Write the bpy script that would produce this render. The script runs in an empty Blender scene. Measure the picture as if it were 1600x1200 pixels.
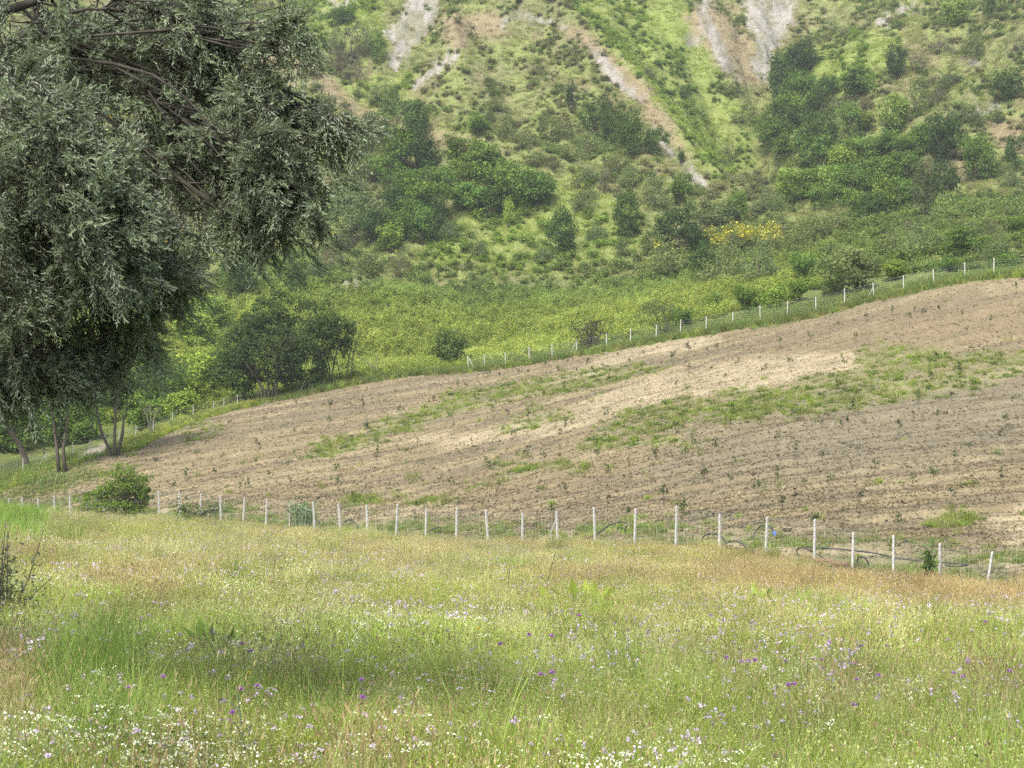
import bpy, math, random
import numpy as np
from mathutils import Vector

# ------------------------------------------------------------------ camera, sky, sun, exposure
scene = bpy.context.scene
FPX = 2400.0                      # focal length in pixels of the 1600 px wide photograph
EYE = 1.6
cam_data = bpy.data.cameras.new("camera")
cam_data.sensor_width = 36.0
cam_data.lens = FPX / 1600.0 * 36.0
cam_data.clip_start = 0.05
cam_data.clip_end = 3000.0
cam = bpy.data.objects.new("camera", cam_data)
scene.collection.objects.link(cam)
cam.location = (0.0, 0.0, EYE)
cam.rotation_euler = (math.radians(90.0), 0.0, 0.0)
scene.camera = cam

SUN_ELEV, SUN_AZ = 52.0, -155.0    # degrees; azimuth from +Y (view direction), negative = left
world = bpy.data.worlds.new("World")
scene.world = world
world.use_nodes = True
wn = world.node_tree
wn.nodes.clear()
sky = wn.nodes.new("ShaderNodeTexSky")
sky.sky_type = 'NISHITA'
sky.sun_disc = False
sky.sun_elevation = math.radians(SUN_ELEV)
sky.sun_rotation = math.radians(SUN_AZ)
sky.air_density = 1.0
sky.dust_density = 4.0
sky.ozone_density = 0.6
bg = wn.nodes.new("ShaderNodeBackground")
bg.inputs["Strength"].default_value = 0.15
wo = wn.nodes.new("ShaderNodeOutputWorld")
wn.links.new(sky.outputs[0], bg.inputs[0])
wn.links.new(bg.outputs[0], wo.inputs[0])

sun_data = bpy.data.lights.new("sun", 'SUN')
sun_data.energy = 2.1
sun_data.angle = math.radians(13.0)
sun_data.color = (1.0, 0.95, 0.83)
sun = bpy.data.objects.new("sun", sun_data)
scene.collection.objects.link(sun)
el, az = math.radians(SUN_ELEV), math.radians(SUN_AZ)
to_sun = Vector((math.sin(az) * math.cos(el), math.cos(az) * math.cos(el), math.sin(el)))
sun.rotation_euler = to_sun.to_track_quat('Z', 'Y').to_euler()
sun.location = (0, 0, 60)

scene.view_settings.view_transform = 'Standard'
scene.view_settings.look = 'None'
scene.view_settings.gamma = 1.0
scene.view_settings.use_curve_mapping = False
scene.view_settings.exposure = 1.08
scene.cycles.max_bounces = 6
scene.cycles.diffuse_bounces = 3
scene.cycles.transmission_bounces = 3
scene.cycles.transparent_max_bounces = 6
scene.cycles.use_denoising = False

COL = scene.collection
R = np.random.default_rng(7)

# ------------------------------------------------------------------ noise and terrain
def _hash(ix, iy, seed):
    h = (ix * 374761393 + iy * 668265263 + seed * 974711) & 0xffffffff
    h = ((h ^ (h >> 13)) * 1274126177) & 0xffffffff
    return ((h ^ (h >> 16)) & 0xffff) / 65535.0

def vnoise(x, y, seed=0):
    x = np.asarray(x, float); y = np.asarray(y, float)
    ix = np.floor(x).astype(np.int64); iy = np.floor(y).astype(np.int64)
    fx = x - ix; fy = y - iy
    fx = fx * fx * (3 - 2 * fx); fy = fy * fy * (3 - 2 * fy)
    a = _hash(ix, iy, seed); b = _hash(ix + 1, iy, seed)
    c = _hash(ix, iy + 1, seed); d = _hash(ix + 1, iy + 1, seed)
    return (a + (b - a) * fx) * (1 - fy) + (c + (d - c) * fx) * fy

def fbm(x, y, seed=0, octaves=4, gain=0.5):
    s = 0.0; a = 1.0; t = 0.0
    for o in range(octaves):
        s = s + a * vnoise(x, y, seed + o * 17); t += a
        a *= gain; x = x * 2.03 + 11.3; y = y * 2.03 + 5.7
    return s / t                       # 0..1

def sstep(a, b, x):
    t = np.clip((x - a) / (b - a), 0, 1)
    return t * t * (3 - 2 * t)

def pix(px, py, d):
    return ((px - 800.0) / FPX * d, d, EYE + (600.0 - py) / FPX * d)

def proj(x, y, z):
    y = np.maximum(y, 0.3)
    return 800 + FPX * x / y, 600 - FPX * (z - EYE) / y

ctl = [(0, -30, 1.8), (-40, -30, 3), (40, -30, 0.5), (0, 0, 0), (-12, 5, 0.3), (12, 5, -0.5), (-45, 10, 1.2), (45, 10, -1.6),
       (0, 10, -0.85), (0, 20, -1.75), (0, 40, -3.45), (0, 55, -4.75), (4, 20, -1.85), (8, 40, -3.8), (13, 35, -3.8),
       (-6, 20, -1.45), (-12, 40, -2.9), (-19, 70, -5.1), (-18.75, 60, -3.8), (-17, 84, -6.55), (-8, 65, -5.3),
       (-45, 50, -3.0), (-60, 90, -6.5), (45, 40, -5.0), (60, 70, -4.0), (25, 48, -5.6)]
for p in [(453, 830, 83), (801, 858, 70), (975, 862, 62.8), (1113, 868, 60.5), (1270, 885, 58), (1468, 925, 54.5), (1540, 937, 53.5),
          (13, 815, 108), (100, 815, 102), (263, 812, 91),
          # tilled slope
          (1553, 438, 120), (985, 545, 138), (730, 585, 147), (1270, 500, 129), (420, 630, 150), (620, 592, 150),
          (230, 700, 125), (60, 758, 118), (300, 662, 135), (180, 715, 123), (90, 735, 120), (36, 740, 125),
          (1040, 650, 98), (1400, 640, 92), (700, 715, 104), (400, 730, 112), (1250, 760, 76), (900, 780, 82), (560, 785, 92), (1560, 560, 100),
          # scrub flat behind the upper fence
          (700, 566, 172), (600, 450, 215), (900, 440, 215), (1100, 430, 205), (330, 500, 190), (250, 480, 195), (250, 600, 165), (120, 670, 150), (60, 690, 145),
          (900, 528, 168), (1100, 500, 160), (1340, 440, 145), (1400, 410, 165), (1500, 420, 158), (1590, 390, 160), (1500, 330, 210), (100, 560, 170),
          # foot of the hill and hillside
          (560, 445, 206), (400, 440, 205), (620, 350, 236), (880, 385, 226), (980, 350, 232), (1300, 330, 240), (1480, 300, 242), (1180, 330, 238),
          (430, 90, 285), (570, 180, 272), (740, 225, 262), (850, 270, 254), (480, 300, 245),
          (560, 150, 306), (450, 40, 318), (700, 190, 288), (640, 170, 298),
          (830, 20, 330), (830, 130, 300), (830, 230, 274), (930, 80, 316), (1000, 150, 298), (1060, 240, 272), (1110, 300, 252), (940, 180, 285),
          (1060, 130, 326), (1150, 200, 316), (1190, 240, 300), (1190, 130, 336), (1230, 30, 368), (1120, 100, 334), (1170, 60, 346),
          (1350, 100, 322), (1500, 100, 300), (1590, 20, 312), (1590, 200, 264), (1350, 250, 270), (1590, 300, 236), (1430, 180, 288), (1270, 200, 298),
          (1000, 0, 352), (1090, 0, 356), (560, 20, 342), (640, 60, 326), (660, 130, 306), (500, 10, 346), (740, 40, 330),
          (200, 250, 262), (0, 330, 235), (0, 0, 320), (200, 20, 318), (-250, 300, 230), (-250, 0, 310), (1850, 300, 232), (1850, 0, 305), (1850, 440, 130), (1850, 900, 50),
          (-250, 640, 150), (-250, 780, 118)]:
    ctl.append(pix(*p))
for x in (-190, -90, 0, 90, 190):
    ctl.append((x, 430, 128)); ctl.append((x, 500, 165))
ctl = np.array(ctl, float)
for i in range(len(ctl)):                       # meadow points were read on the ground already
    pass
_S = 100.0
def _phi(r2):
    return np.where(r2 > 1e-12, 0.5 * r2 * np.log(np.maximum(r2, 1e-12)), 0.0)
_P = ctl[:, :2] / _S
_n = len(_P)
_K = _phi(((_P[:, None, :] - _P[None, :, :]) ** 2).sum(2)) + np.eye(_n) * 2e-4
_A = np.zeros((_n + 3, _n + 3)); _A[:_n, :_n] = _K
_A[:_n, _n] = 1; _A[:_n, _n + 1:] = _P; _A[_n, :_n] = 1; _A[_n + 1:, :_n] = _P.T
_W = np.linalg.solve(_A, np.concatenate([ctl[:, 2], [0, 0, 0]]))

def base_h(x, y):
    x = np.asarray(x, float).ravel() / _S; y = np.asarray(y, float).ravel() / _S
    out = np.empty_like(x)
    for i in range(0, len(x), 40000):
        xs, ys = x[i:i + 40000], y[i:i + 40000]
        r2 = (xs[:, None] - _P[None, :, 0]) ** 2 + (ys[:, None] - _P[None, :, 1]) ** 2
        out[i:i + 40000] = _phi(r2) @ _W[:_n] + _W[_n] + _W[_n + 1] * xs + _W[_n + 2] * ys
    return out

GX0, GY0, GN, GM = -240, -50, 481, 571
_gx, _gy = np.meshgrid(np.arange(GN) + GX0, np.arange(GM) + GY0)
_G = base_h(_gx, _gy).reshape(GM, GN)

def H0(x, y):
    x = np.clip(np.asarray(x, float) - GX0, 0, GN - 1.001); y = np.clip(np.asarray(y, float) - GY0, 0, GM - 1.001)
    i = x.astype(int); j = y.astype(int); fx = x - i; fy = y - j
    return (_G[j, i] * (1 - fx) + _G[j, i + 1] * fx) * (1 - fy) + (_G[j + 1, i] * (1 - fx) + _G[j + 1, i + 1] * fx) * fy

def H(x, y):
    """ground height with the broken relief of the hill"""
    h = H0(x, y)
    k = sstep(205, 260, y)
    rill = fbm(x / 5.0 + 0.02 * y, y / 26.0, 5, 4) - 0.5           # runs down the fall line
    lump = fbm(x / 9.0, y / 9.0, 9, 4) - 0.5
    if RIDGES: h = h + _ridge(x, np.asarray(y, float)) * sstep(225, 250, y)
    return h + k * (rill * 5.0 + lump * 3.0) + sstep(140, 170, y) * (1 - k) * lump * 1.2

RIDGES = []
def _ridge(x, y):
    out = np.zeros(np.shape(x))
    for pts, A, w in RIDGES:
        dist = np.full(np.shape(x), 1e9)
        for (x0, y0), (x1, y1) in zip(pts[:-1], pts[1:]):
            dx, dy = x1 - x0, y1 - y0; t = np.clip(((x - x0) * dx + (y - y0) * dy) / (dx * dx + dy * dy), 0, 1)
            dist = np.minimum(dist, np.hypot(x - x0 - t * dx, y - y0 - t * dy))
        out = out + A * np.exp(-dist / w)
    return out

def at(px, py, dmin=3.0, dmax=470.0, up=0.0):
    """where the sight line through a photo pixel meets the ground (raised by up)"""
    d = np.concatenate([np.arange(dmin, 40, 0.1), np.arange(max(40, dmin), dmax, 0.4)]) if dmin < 40 else np.arange(dmin, dmax, 0.4)
    x = (px - 800.0) / FPX * d; z = EYE + (600.0 - py) / FPX * d
    g = H(x, d) + up - z
    k = np.nonzero(g >= 0)[0]
    if len(k) == 0:
        i = int(np.argmax(g)); dd = d[i]
    else:
        i = int(k[0])
        if i == 0: dd = d[0]
        else: dd = d[i - 1] + (d[i] - d[i - 1]) * (-g[i - 1]) / (g[i] - g[i - 1] + 1e-9)
    X = (px - 800.0) / FPX * dd
    return Vector((X, dd, float(H(np.array([X]), np.array([dd]))[0])))

_lines = [([(380, 60), (470, 110), (560, 172), (640, 205), (740, 228), (850, 275)], 4.5, 6), ([(790, 25), (870, 35), (930, 80), (1000, 150), (1060, 235), (1110, 298)], 5.5, 7),
          ([(1050, -10), (1110, 60), (1150, 125), (1172, 175)], 3.5, 5), ([(1240, 20), (1200, 110), (1186, 200), (1200, 275)], -6.5, 8), ([(520, 60), (565, 140), (620, 185)], -5.0, 6),
          ([(1420, -10), (1350, 90), (1285, 160)], 3.5, 6), ([(1140, 0), (1160, 60), (1180, 120)], -3.0, 4), ([(680, 0), (650, 70), (620, 120)], -3.0, 5), ([(740, 10), (700, 90), (660, 140)], 3.0, 5),
          ([(1010, 0), (1080, 90), (1130, 180), (1150, 240)], -3.5, 6), ([(1530, 20), (1450, 120), (1380, 220)], -3.5, 6), ([(1600, 60), (1520, 160), (1450, 240)], 3.5, 6)]
_lines = [([(at(a, b, 200).x, at(a, b, 200).y) for a, b in L], A, w) for L, A, w in _lines]
RIDGES.extend(_lines)

def gz(x, y):
    return float(H(np.array([x]), np.array([y]))[0])

def poly_mask(px, py, poly, soft):
    px = np.asarray(px, float); py = np.asarray(py, float)
    inside = np.zeros(px.shape, bool); dist = np.full(px.shape, 1e9)
    n = len(poly)
    for i in range(n):
        x0, y0 = poly[i]; x1, y1 = poly[(i + 1) % n]
        c = ((y0 > py) != (y1 > py)) & (px < (x1 - x0) * (py - y0) / ((y1 - y0) or 1e-9) + x0)
        inside ^= c
        dx, dy = x1 - x0, y1 - y0
        t = np.clip(((px - x0) * dx + (py - y0) * dy) / (dx * dx + dy * dy + 1e-9), 0, 1)
        dist = np.minimum(dist, np.hypot(px - x0 - t * dx, py - y0 - t * dy))
    s = np.where(inside, dist, -dist)
    return sstep(-soft, soft, s)

# ------------------------------------------------------------------ materials
def new_mat(name):
    m = bpy.data.materials.new(name); m.use_nodes = True
    m.node_tree.nodes.clear()
    return m, m.node_tree

def N(t, kind, **kw):
    n = t.nodes.new(kind)
    for k, v in kw.items(): setattr(n, k, v)
    return n

def simple_mat(name, color, rough=0.7, spec=0.3, noise=0.15, scale=12.0, bump=0.0):
    m, t = new_mat(name)
    out = N(t, "ShaderNodeOutputMaterial"); p = N(t, "ShaderNodeBsdfPrincipled")
    tc = N(t, "ShaderNodeTexCoord"); nz = N(t, "ShaderNodeTexNoise"); nz.inputs["Scale"].default_value = scale; nz.inputs["Detail"].default_value = 6
    t.links.new(tc.outputs["Object"], nz.inputs["Vector"])
    mr = N(t, "ShaderNodeMapRange"); mr.inputs[1].default_value = 0.3; mr.inputs[2].default_value = 0.7
    mr.inputs[3].default_value = 1 - noise; mr.inputs[4].default_value = 1 + noise
    t.links.new(nz.outputs[0], mr.inputs[0])
    mx = N(t, "ShaderNodeVectorMath", operation='SCALE'); mx.inputs[0].default_value = color
    t.links.new(mr.outputs[0], mx.inputs["Scale"]); t.links.new(mx.outputs[0], p.inputs["Base Color"])
    p.inputs["Roughness"].default_value = rough; p.inputs["Specular IOR Level"].default_value = spec
    if bump:
        b = N(t, "ShaderNodeBump"); b.inputs["Strength"].default_value = bump; b.inputs["Distance"].default_value = 0.03
        t.links.new(nz.outputs[0], b.inputs["Height"]); t.links.new(b.outputs[0], p.inputs["Normal"])
    t.links.new(p.outputs[0], out.inputs[0])
    return m

def leaf_mat(name, source, trans=0.3, rough=0.5, spec=0.3, under=None):
    """colour = vertex colour 'col' times the object's own colour (source 'object') or the scattered plant's tint (source 'tint')"""
    m, t = new_mat(name)
    out = N(t, "ShaderNodeOutputMaterial")
    a = N(t, "ShaderNodeAttribute", attribute_name="col")
    col = a.outputs["Color"]
    if source == 'object':
        oi = N(t, "ShaderNodeObjectInfo"); other = oi.outputs["Color"]
    elif source == 'tint':
        a2 = N(t, "ShaderNodeAttribute", attribute_name="tint", attribute_type='INSTANCER'); other = a2.outputs["Color"]
    else: other = None
    if other is not None:
        mx = N(t, "ShaderNodeVectorMath", operation='MULTIPLY')
        t.links.new(col, mx.inputs[0]); t.links.new(other, mx.inputs[1]); col = mx.outputs[0]
    if under is not None:
        g = N(t, "ShaderNodeNewGeometry"); mm = N(t, "ShaderNodeMix", data_type='RGBA')
        mm.inputs["B"].default_value = (*under, 1)
        t.links.new(g.outputs["Backfacing"], mm.inputs["Factor"]); t.links.new(col, mm.inputs["A"]); col = mm.outputs["Result"]
    p = N(t, "ShaderNodeBsdfPrincipled"); p.inputs["Roughness"].default_value = rough; p.inputs["Specular IOR Level"].default_value = spec
    tr = N(t, "ShaderNodeBsdfTranslucent"); ms = N(t, "ShaderNodeMixShader"); ms.inputs[0].default_value = trans
    t.links.new(col, p.inputs["Base Color"])
    sc = N(t, "ShaderNodeVectorMath", operation='MULTIPLY'); sc.inputs[1].default_value = (1.15, 1.25, 0.6)
    t.links.new(col, sc.inputs[0]); t.links.new(sc.outputs[0], tr.inputs["Color"])
    t.links.new(p.outputs[0], ms.inputs[1]); t.links.new(tr.outputs[0], ms.inputs[2]); t.links.new(ms.outputs[0], out.inputs[0])
    return m

def ground_mat(name, scale_a, scale_b, amp, bump_scale, bump_dist, stretch=(1, 1, 1)):
    """vertex colour 'col' broken up by noise, with fine relief"""
    m, t = new_mat(name)
    out = N(t, "ShaderNodeOutputMaterial"); p = N(t, "ShaderNodeBsdfPrincipled")
    a = N(t, "ShaderNodeAttribute", attribute_name="col")
    tc = N(t, "ShaderNodeTexCoord"); mp = N(t, "ShaderNodeMapping"); mp.inputs["Scale"].default_value = stretch
    t.links.new(tc.outputs["Object"], mp.inputs["Vector"])
    n1 = N(t, "ShaderNodeTexNoise"); n1.inputs["Scale"].default_value = scale_a; n1.inputs["Detail"].default_value = 8; n1.inputs["Roughness"].default_value = 0.65
    n2 = N(t, "ShaderNodeTexNoise"); n2.inputs["Scale"].default_value = scale_b; n2.inputs["Detail"].default_value = 5
    t.links.new(mp.outputs[0], n1.inputs["Vector"]); t.links.new(mp.outputs[0], n2.inputs["Vector"])
    ad = N(t, "ShaderNodeMath", operation='ADD'); t.links.new(n1.outputs[0], ad.inputs[0]); t.links.new(n2.outputs[0], ad.inputs[1])
    mr = N(t, "ShaderNodeMapRange"); mr.inputs[1].default_value = 0.65; mr.inputs[2].default_value = 1.35; mr.inputs[3].default_value = 1 - amp; mr.inputs[4].default_value = 1 + amp
    t.links.new(ad.outputs[0], mr.inputs[0])
    mx = N(t, "ShaderNodeVectorMath", operation='SCALE'); t.links.new(a.outputs["Color"], mx.inputs[0]); t.links.new(mr.outputs[0], mx.inputs["Scale"])
    t.links.new(mx.outputs[0], p.inputs["Base Color"])
    p.inputs["Roughness"].default_value = 0.95; p.inputs["Specular IOR Level"].default_value = 0.1
    nb = N(t, "ShaderNodeTexNoise"); nb.inputs["Scale"].default_value = bump_scale; nb.inputs["Detail"].default_value = 8; nb.inputs["Roughness"].default_value = 0.7
    t.links.new(mp.outputs[0], nb.inputs["Vector"])
    b = N(t, "ShaderNodeBump"); b.inputs["Strength"].default_value = 1.0; b.inputs["Distance"].default_value = bump_dist
    t.links.new(nb.outputs[0], b.inputs["Height"]); t.links.new(b.outputs[0], p.inputs["Normal"])
    t.links.new(p.outputs[0], out.inputs[0])
    return m

M_LEAF = leaf_mat("foliage", 'object', 0.34, 0.75, 0.08)
M_TINT = leaf_mat("meadow plants", 'tint', 0.38, 0.7, 0.1)
M_OWN = leaf_mat("petals and leaves", None, 0.3, 0.6, 0.2)
M_OLIVE = leaf_mat("olive leaves", 'object', 0.25, 0.6, 0.15, under=(0.27, 0.31, 0.23))
M_BARK = simple_mat("bark", (0.10, 0.085, 0.068), 0.9, 0.15, 0.35, 9, 0.6)
M_OBARK = simple_mat("olive bark", (0.062, 0.058, 0.050), 0.95, 0.1, 0.35, 9, 0.6)
M_DRYWOOD = simple_mat("dry wood", (0.20, 0.175, 0.145), 0.9, 0.15, 0.3, 9, 0.5)
M_CONCRETE = simple_mat("post concrete", (0.43, 0.43, 0.41), 0.9, 0.2, 0.25, 9, 0.3)
M_WIRE = simple_mat("galvanised wire", (0.32, 0.35, 0.34), 0.5, 0.5, 0.1)
M_HOSE = simple_mat("black polythene pipe", (0.030, 0.034, 0.042), 0.45, 0.5, 0.2)
M_BLUE = simple_mat("blue plastic", (0.10, 0.16, 0.50), 0.45, 0.5, 0.05)
M_MEADOW = ground_mat("meadow soil", 1.2, 7, 0.35, 20, 0.05)
M_SOIL = ground_mat("tilled soil", 0.9, 6.0, 0.30, 9, 0.10)
M_HILL = ground_mat("hill turf", 0.35, 2.2, 0.32, 2.2, 0.5)
M_CLOD = ground_mat("clod earth", 3.0, 14, 0.2, 20, 0.03)

# ------------------------------------------------------------------ mesh helpers
def mesh_from(name, verts, faces, mat, cols=None, smooth=False):
    me = bpy.data.meshes.new(name)
    verts = np.asarray(verts, np.float32)
    if isinstance(faces, np.ndarray):
        k = faces.shape[1]; nf = len(faces)
        me.vertices.add(len(verts)); me.vertices.foreach_set("co", verts.ravel())
        me.loops.add(nf * k); me.loops.foreach_set("vertex_index", faces.astype(np.int32).ravel())
        me.polygons.add(nf); me.polygons.foreach_set("loop_start", np.arange(nf, dtype=np.int32) * k)
        me.update(calc_edges=True)
    else:
        me.from_pydata(verts.tolist(), [], faces); me.update()
    if cols is not None:
        a = me.color_attributes.new("col", 'FLOAT_COLOR', 'POINT')
        c = np.ones((len(verts), 4), np.float32); c[:, :3] = cols
        a.data.foreach_set("color", c.ravel())
    if smooth: me.polygons.foreach_set("use_smooth", np.ones(len(me.polygons), bool))
    if mat is not None: me.materials.append(mat)
    return me

def add(name, data, parent=None, loc=(0, 0, 0), **props):
    o = bpy.data.objects.new(name, data); COL.objects.link(o)
    o.location = loc
    if parent is not None: o.parent = parent
    for k, v in props.items(): o[k] = v
    return o

def thing(name, label, category, loc, group=None, rz=0.0, scale=(1, 1, 1)):
    o = bpy.data.objects.new(name, None); COL.objects.link(o)
    o.empty_display_size = 0.3
    o.location = loc; o.rotation_euler = (0, 0, rz); o.scale = scale
    o["label"] = label; o["category"] = category
    if group: o["group"] = group
    return o

class MB:
    """collects pieces of one mesh"""
    def __init__(s): s.v = []; s.f = []; s.c = []; s.n = 0
    def put(s, v, f, c=None):
        v = np.asarray(v, float); f = [tuple(int(i) + s.n for i in q) for q in f]
        s.v.append(v); s.f += f; s.n += len(v)
        s.c.append(np.ones((len(v), 3)) if c is None else np.broadcast_to(np.asarray(c, float), (len(v), 3)))
    def tube(s, pts, radii, sides=6, c=None, cap=True):
        pts = [np.asarray(p, float) for p in pts]; rings = []; f = []
        up = np.array([0.13, 0.21, 0.97])
        for i, p in enumerate(pts):
            d = pts[min(i + 1, len(pts) - 1)] - pts[max(i - 1, 0)]; d = d / (np.linalg.norm(d) + 1e-9)
            a = np.cross(d, up if abs(d @ up) < 0.95 else np.array([1.0, 0, 0])); a /= np.linalg.norm(a) + 1e-9; b = np.cross(d, a)
            r = radii[i] if hasattr(radii, '__len__') else radii
            for k in range(sides):
                t = 2 * math.pi * k / sides; rings.append(p + r * (math.cos(t) * a + math.sin(t) * b))
        for i in range(len(pts) - 1):
            for k in range(sides):
                q = i * sides; k2 = (k + 1) % sides
                f.append((q + k, q + k2, q + sides + k2, q + sides + k))
        if cap:
            f.append(tuple(range(sides))[::-1]); f.append(tuple(range((len(pts) - 1) * sides, len(pts) * sides)))
        s.put(rings, f, c)
    def mesh(s, name, mat, smooth=False):
        return mesh_from(name, np.concatenate(s.v), s.f, mat, np.concatenate(s.c), smooth)

def unit(v):
    return v / (np.linalg.norm(v, axis=-1, keepdims=True) + 1e-9)

def leaf_quads(p, nrm, direc, length, width, col, kind='kite'):
    """one small folded leaf per row: p base point, direc along the leaf, nrm roughly its normal"""
    d = unit(direc); s = unit(np.cross(d, nrm)); n = np.cross(s, d)
    L = length[:, None]; W = width[:, None]
    if kind == 'kite':
        v = np.stack([p, p + d * L * .45 + s * W * .5 + n * L * .06, p + d * L, p + d * L * .45 - s * W * .5 + n * L * .06], 1)
        f = np.array([[0, 1, 2, 3]])
    else:
        v = np.stack([p, p + d * L * .3 + s * W * .5 + n * W * .15, p + d * L * .7 + s * W * .42 + n * W * .1, p + d * L - n * L * .05,
                      p + d * L * .7 - s * W * .42 + n * W * .1, p + d * L * .3 - s * W * .5 + n * W * .15], 1)
        f = np.array([[0, 1, 2, 3], [0, 3, 4, 5]])
    k = v.shape[1]; m = len(p)
    F = (f[None, :, :] + (np.arange(m) * k)[:, None, None]).reshape(-1, 4)
    return v.reshape(-1, 3), F, np.repeat(col, k, 0)

def rand_dirs(rng, n):
    return unit(rng.normal(size=(n, 3)))

# ------------------------------------------------------------------ fence lines (plan)
FENCE_A = (-12.0, 83.0); FENCE_STEP = (1.56, -1.67)         # near fence: straight, 2.3 m between posts
near_posts = [(FENCE_A[0] + FENCE_STEP[0] * k, FENCE_A[1] + FENCE_STEP[1] * k) for k in range(-19, 16)]
for px, d in ((1332, 56.8), (1396, 55.9), (1468, 54.9), (1540, 53.9), (1616, 52.8), (1696, 51.6), (1780, 50.5)):
    near_posts.append(((px - 800) / FPX * d, d))
_npx = np.array([800 + FPX * x / y for x, y in near_posts]); _nd = np.array([y for x, y in near_posts])
def d_near(px): return np.interp(px, _npx, _nd)
_bpx = np.array([-900, -400, 0, 100, 230, 300, 400, 620, 730, 985, 1270, 1553, 1800, 2300], float)
_bd = np.array([112, 115, 119, 122, 127, 136, 148.5, 151, 148.5, 139.5, 130.5, 121.2, 113, 100], float)
def d_back(px): return np.interp(px, _bpx, _bd)

# ------------------------------------------------------------------ ground sheets
def grid_faces(nr, nc):
    i = np.arange(nr - 1)[:, None] * nc + np.arange(nc - 1)[None, :]
    return np.stack([i, i + 1, i + nc + 1, i + nc], -1).reshape(-1, 4)

def mix(a, b, t):
    return a * (1 - t[:, None]) + np.asarray(b)[None, :] * t[:, None]

# meadow
xs = np.arange(-64, 64.1, 0.8); ys = np.arange(-34, 118.1, 0.8)
X, Y = np.meshgrid(xs, ys); X = X.ravel(); Y = Y.ravel()
pxm = 800 + FPX * X / np.maximum(Y, 1.0)
over = np.where(Y > 30, Y - d_near(pxm), -9)
Zm = H(X, Y) + (fbm(X / 2.5, Y / 2.5, 31, 3) - 0.5) * 0.25 * sstep(2, -1, over) - np.clip(over + 0.2, 0, 3) * 0.5
keep = over < 2.6
F = grid_faces(len(ys), len(xs)); F = F[keep[F].all(1)]
cm = np.tile(np.array([0.085, 0.10, 0.035]), (len(X), 1))
cm = mix(cm, (0.17, 0.14, 0.06), sstep(0.45, 0.65, fbm(X / 3, Y / 5, 3, 3)))
add("meadow_ground", mesh_from("meadow_ground", np.stack([X, Y, Zm], 1), F, M_MEADOW, cm, True), kind="structure")

# tilled field
PALE = [[(905, 640), (960, 610), (1010, 590), (1100, 572), (1190, 557), (1330, 552), (1380, 560), (1330, 580), (1240, 600), (1120, 615), (1000, 640), (930, 658), (800, 690), (700, 700), (640, 690), (760, 668)],
        [(1520, 815), (1560, 800), (1620, 780), (1680, 800), (1680, 860), (1600, 862), (1560, 838)],
        [(1360, 598), (1480, 590), (1600, 570), (1600, 588), (1480, 610), (1380, 612)], [(830, 600), (1010, 540), (1120, 525), (1120, 532), (1010, 556), (900, 590)]]
WEED = [[(455, 722), (520, 690), (600, 668), (650, 655), (660, 665), (600, 688), (520, 708)], [(560, 690), (640, 652), (690, 620), (800, 600), (900, 585), (1025, 570), (1030, 580), (940, 600), (850, 615), (760, 630), (700, 655)],
        [(775, 670), (800, 655), (870, 640), (880, 650), (820, 668)],
        [(965, 656), (1010, 642), (1080, 628), (1150, 612), (1250, 602), (1330, 578), (1345, 550), (1380, 540), (1470, 543), (1500, 560), (1620, 548), (1620, 582), (1540, 604), (1400, 628), (1300, 640), (1200, 656), (1080, 662)],
        [(915, 690), (1000, 688), (1060, 690), (1060, 700), (1000, 702), (930, 702)], [(920, 668), (1000, 664), (1090, 670), (1080, 678), (960, 678)],
        [(1450, 812), (1510, 805), (1520, 818), (1460, 824)], [(625, 785), (670, 775), (690, 786), (650, 792)], [(545, 785), (590, 780), (600, 788), (550, 792)],
        [(775, 732), (900, 728), (905, 734), (780, 738)], [(240, 665), (300, 645), (330, 648), (290, 670)], [(285, 690), (340, 662), (350, 668), (300, 695)]]
ncol = np.arange(-330, 1960, 2.2); nrow = 290
D0 = d_near(ncol); D1 = d_back(ncol)
# rows evenly spread over the picture height rather than over the distance
tt = np.linspace(0, 1, nrow)[:, None]
inv = 1 / D0[None, :] * (1 - tt) + 1 / D1[None, :] * tt
DD = 1 / inv
Xf = ((ncol - 800) / FPX)[None, :] * DD; Xf = Xf.ravel(); Yf = DD.ravel()
Zb = H(Xf, Yf)
a0 = at(1000, 700); a1 = at(1560, 600)
fdir = np.array([a1.x - a0.x, a1.y - a0.y]); fdir /= np.linalg.norm(fdir); fn = np.array([-fdir[1], fdir[0]])
def field_uv(x, y): return x * fdir[0] + y * fdir[1], x * fn[0] + y * fn[1]
U, V = field_uv(Xf, Yf)
wob = (fbm(U / 14, V / 6, 40, 3) - 0.5) * 2.0
edge = np.minimum(sstep(0, 2.5, Yf - d_near(800 + FPX * Xf / Yf)), sstep(0, 1.5, d_back(800 + FPX * Xf / Yf) - Yf))
fur = np.abs(((V + wob) / 0.85) % 1.0 - 0.5) * 2
relief = (fur - 0.5) * 0.14 * (0.4 + fbm(U / 6, V / 1.5, 55, 2)) + (fbm(U / 2.4, V / 0.5, 44, 3) - 0.5) * 0.32 + (fbm(U / 0.3, V / 0.3, 47, 2) - 0.5) * 0.14
ledge = sstep(0.62, 0.75, fbm(U / 12, V / 1.6, 61, 2)) * 0.16
pf, qf = proj(Xf, Yf, Zb)
def field_masks(p, q, u, v):
    j = (fbm(u / 1.6, v / 0.7, 70, 3) - 0.5); k = (fbm(u / 5, v / 2, 71, 3) - 0.5)
    pp = p + k * 60; qq = q + j * 16 + k * 10
    pale = np.zeros(len(p)); weed = np.zeros(len(p))
    for g in PALE: pale = np.maximum(pale, poly_mask(pp, qq, g, 7))
    for g in WEED: weed = np.maximum(weed, poly_mask(pp, qq + j * 10, g, 10) * (.45 + .55 * sstep(.3, .6, fbm(u / 1.8, v / 1.1, 73, 3))))
    return pale, weed
pale, weed = field_masks(pf, qf, U, V)
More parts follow.
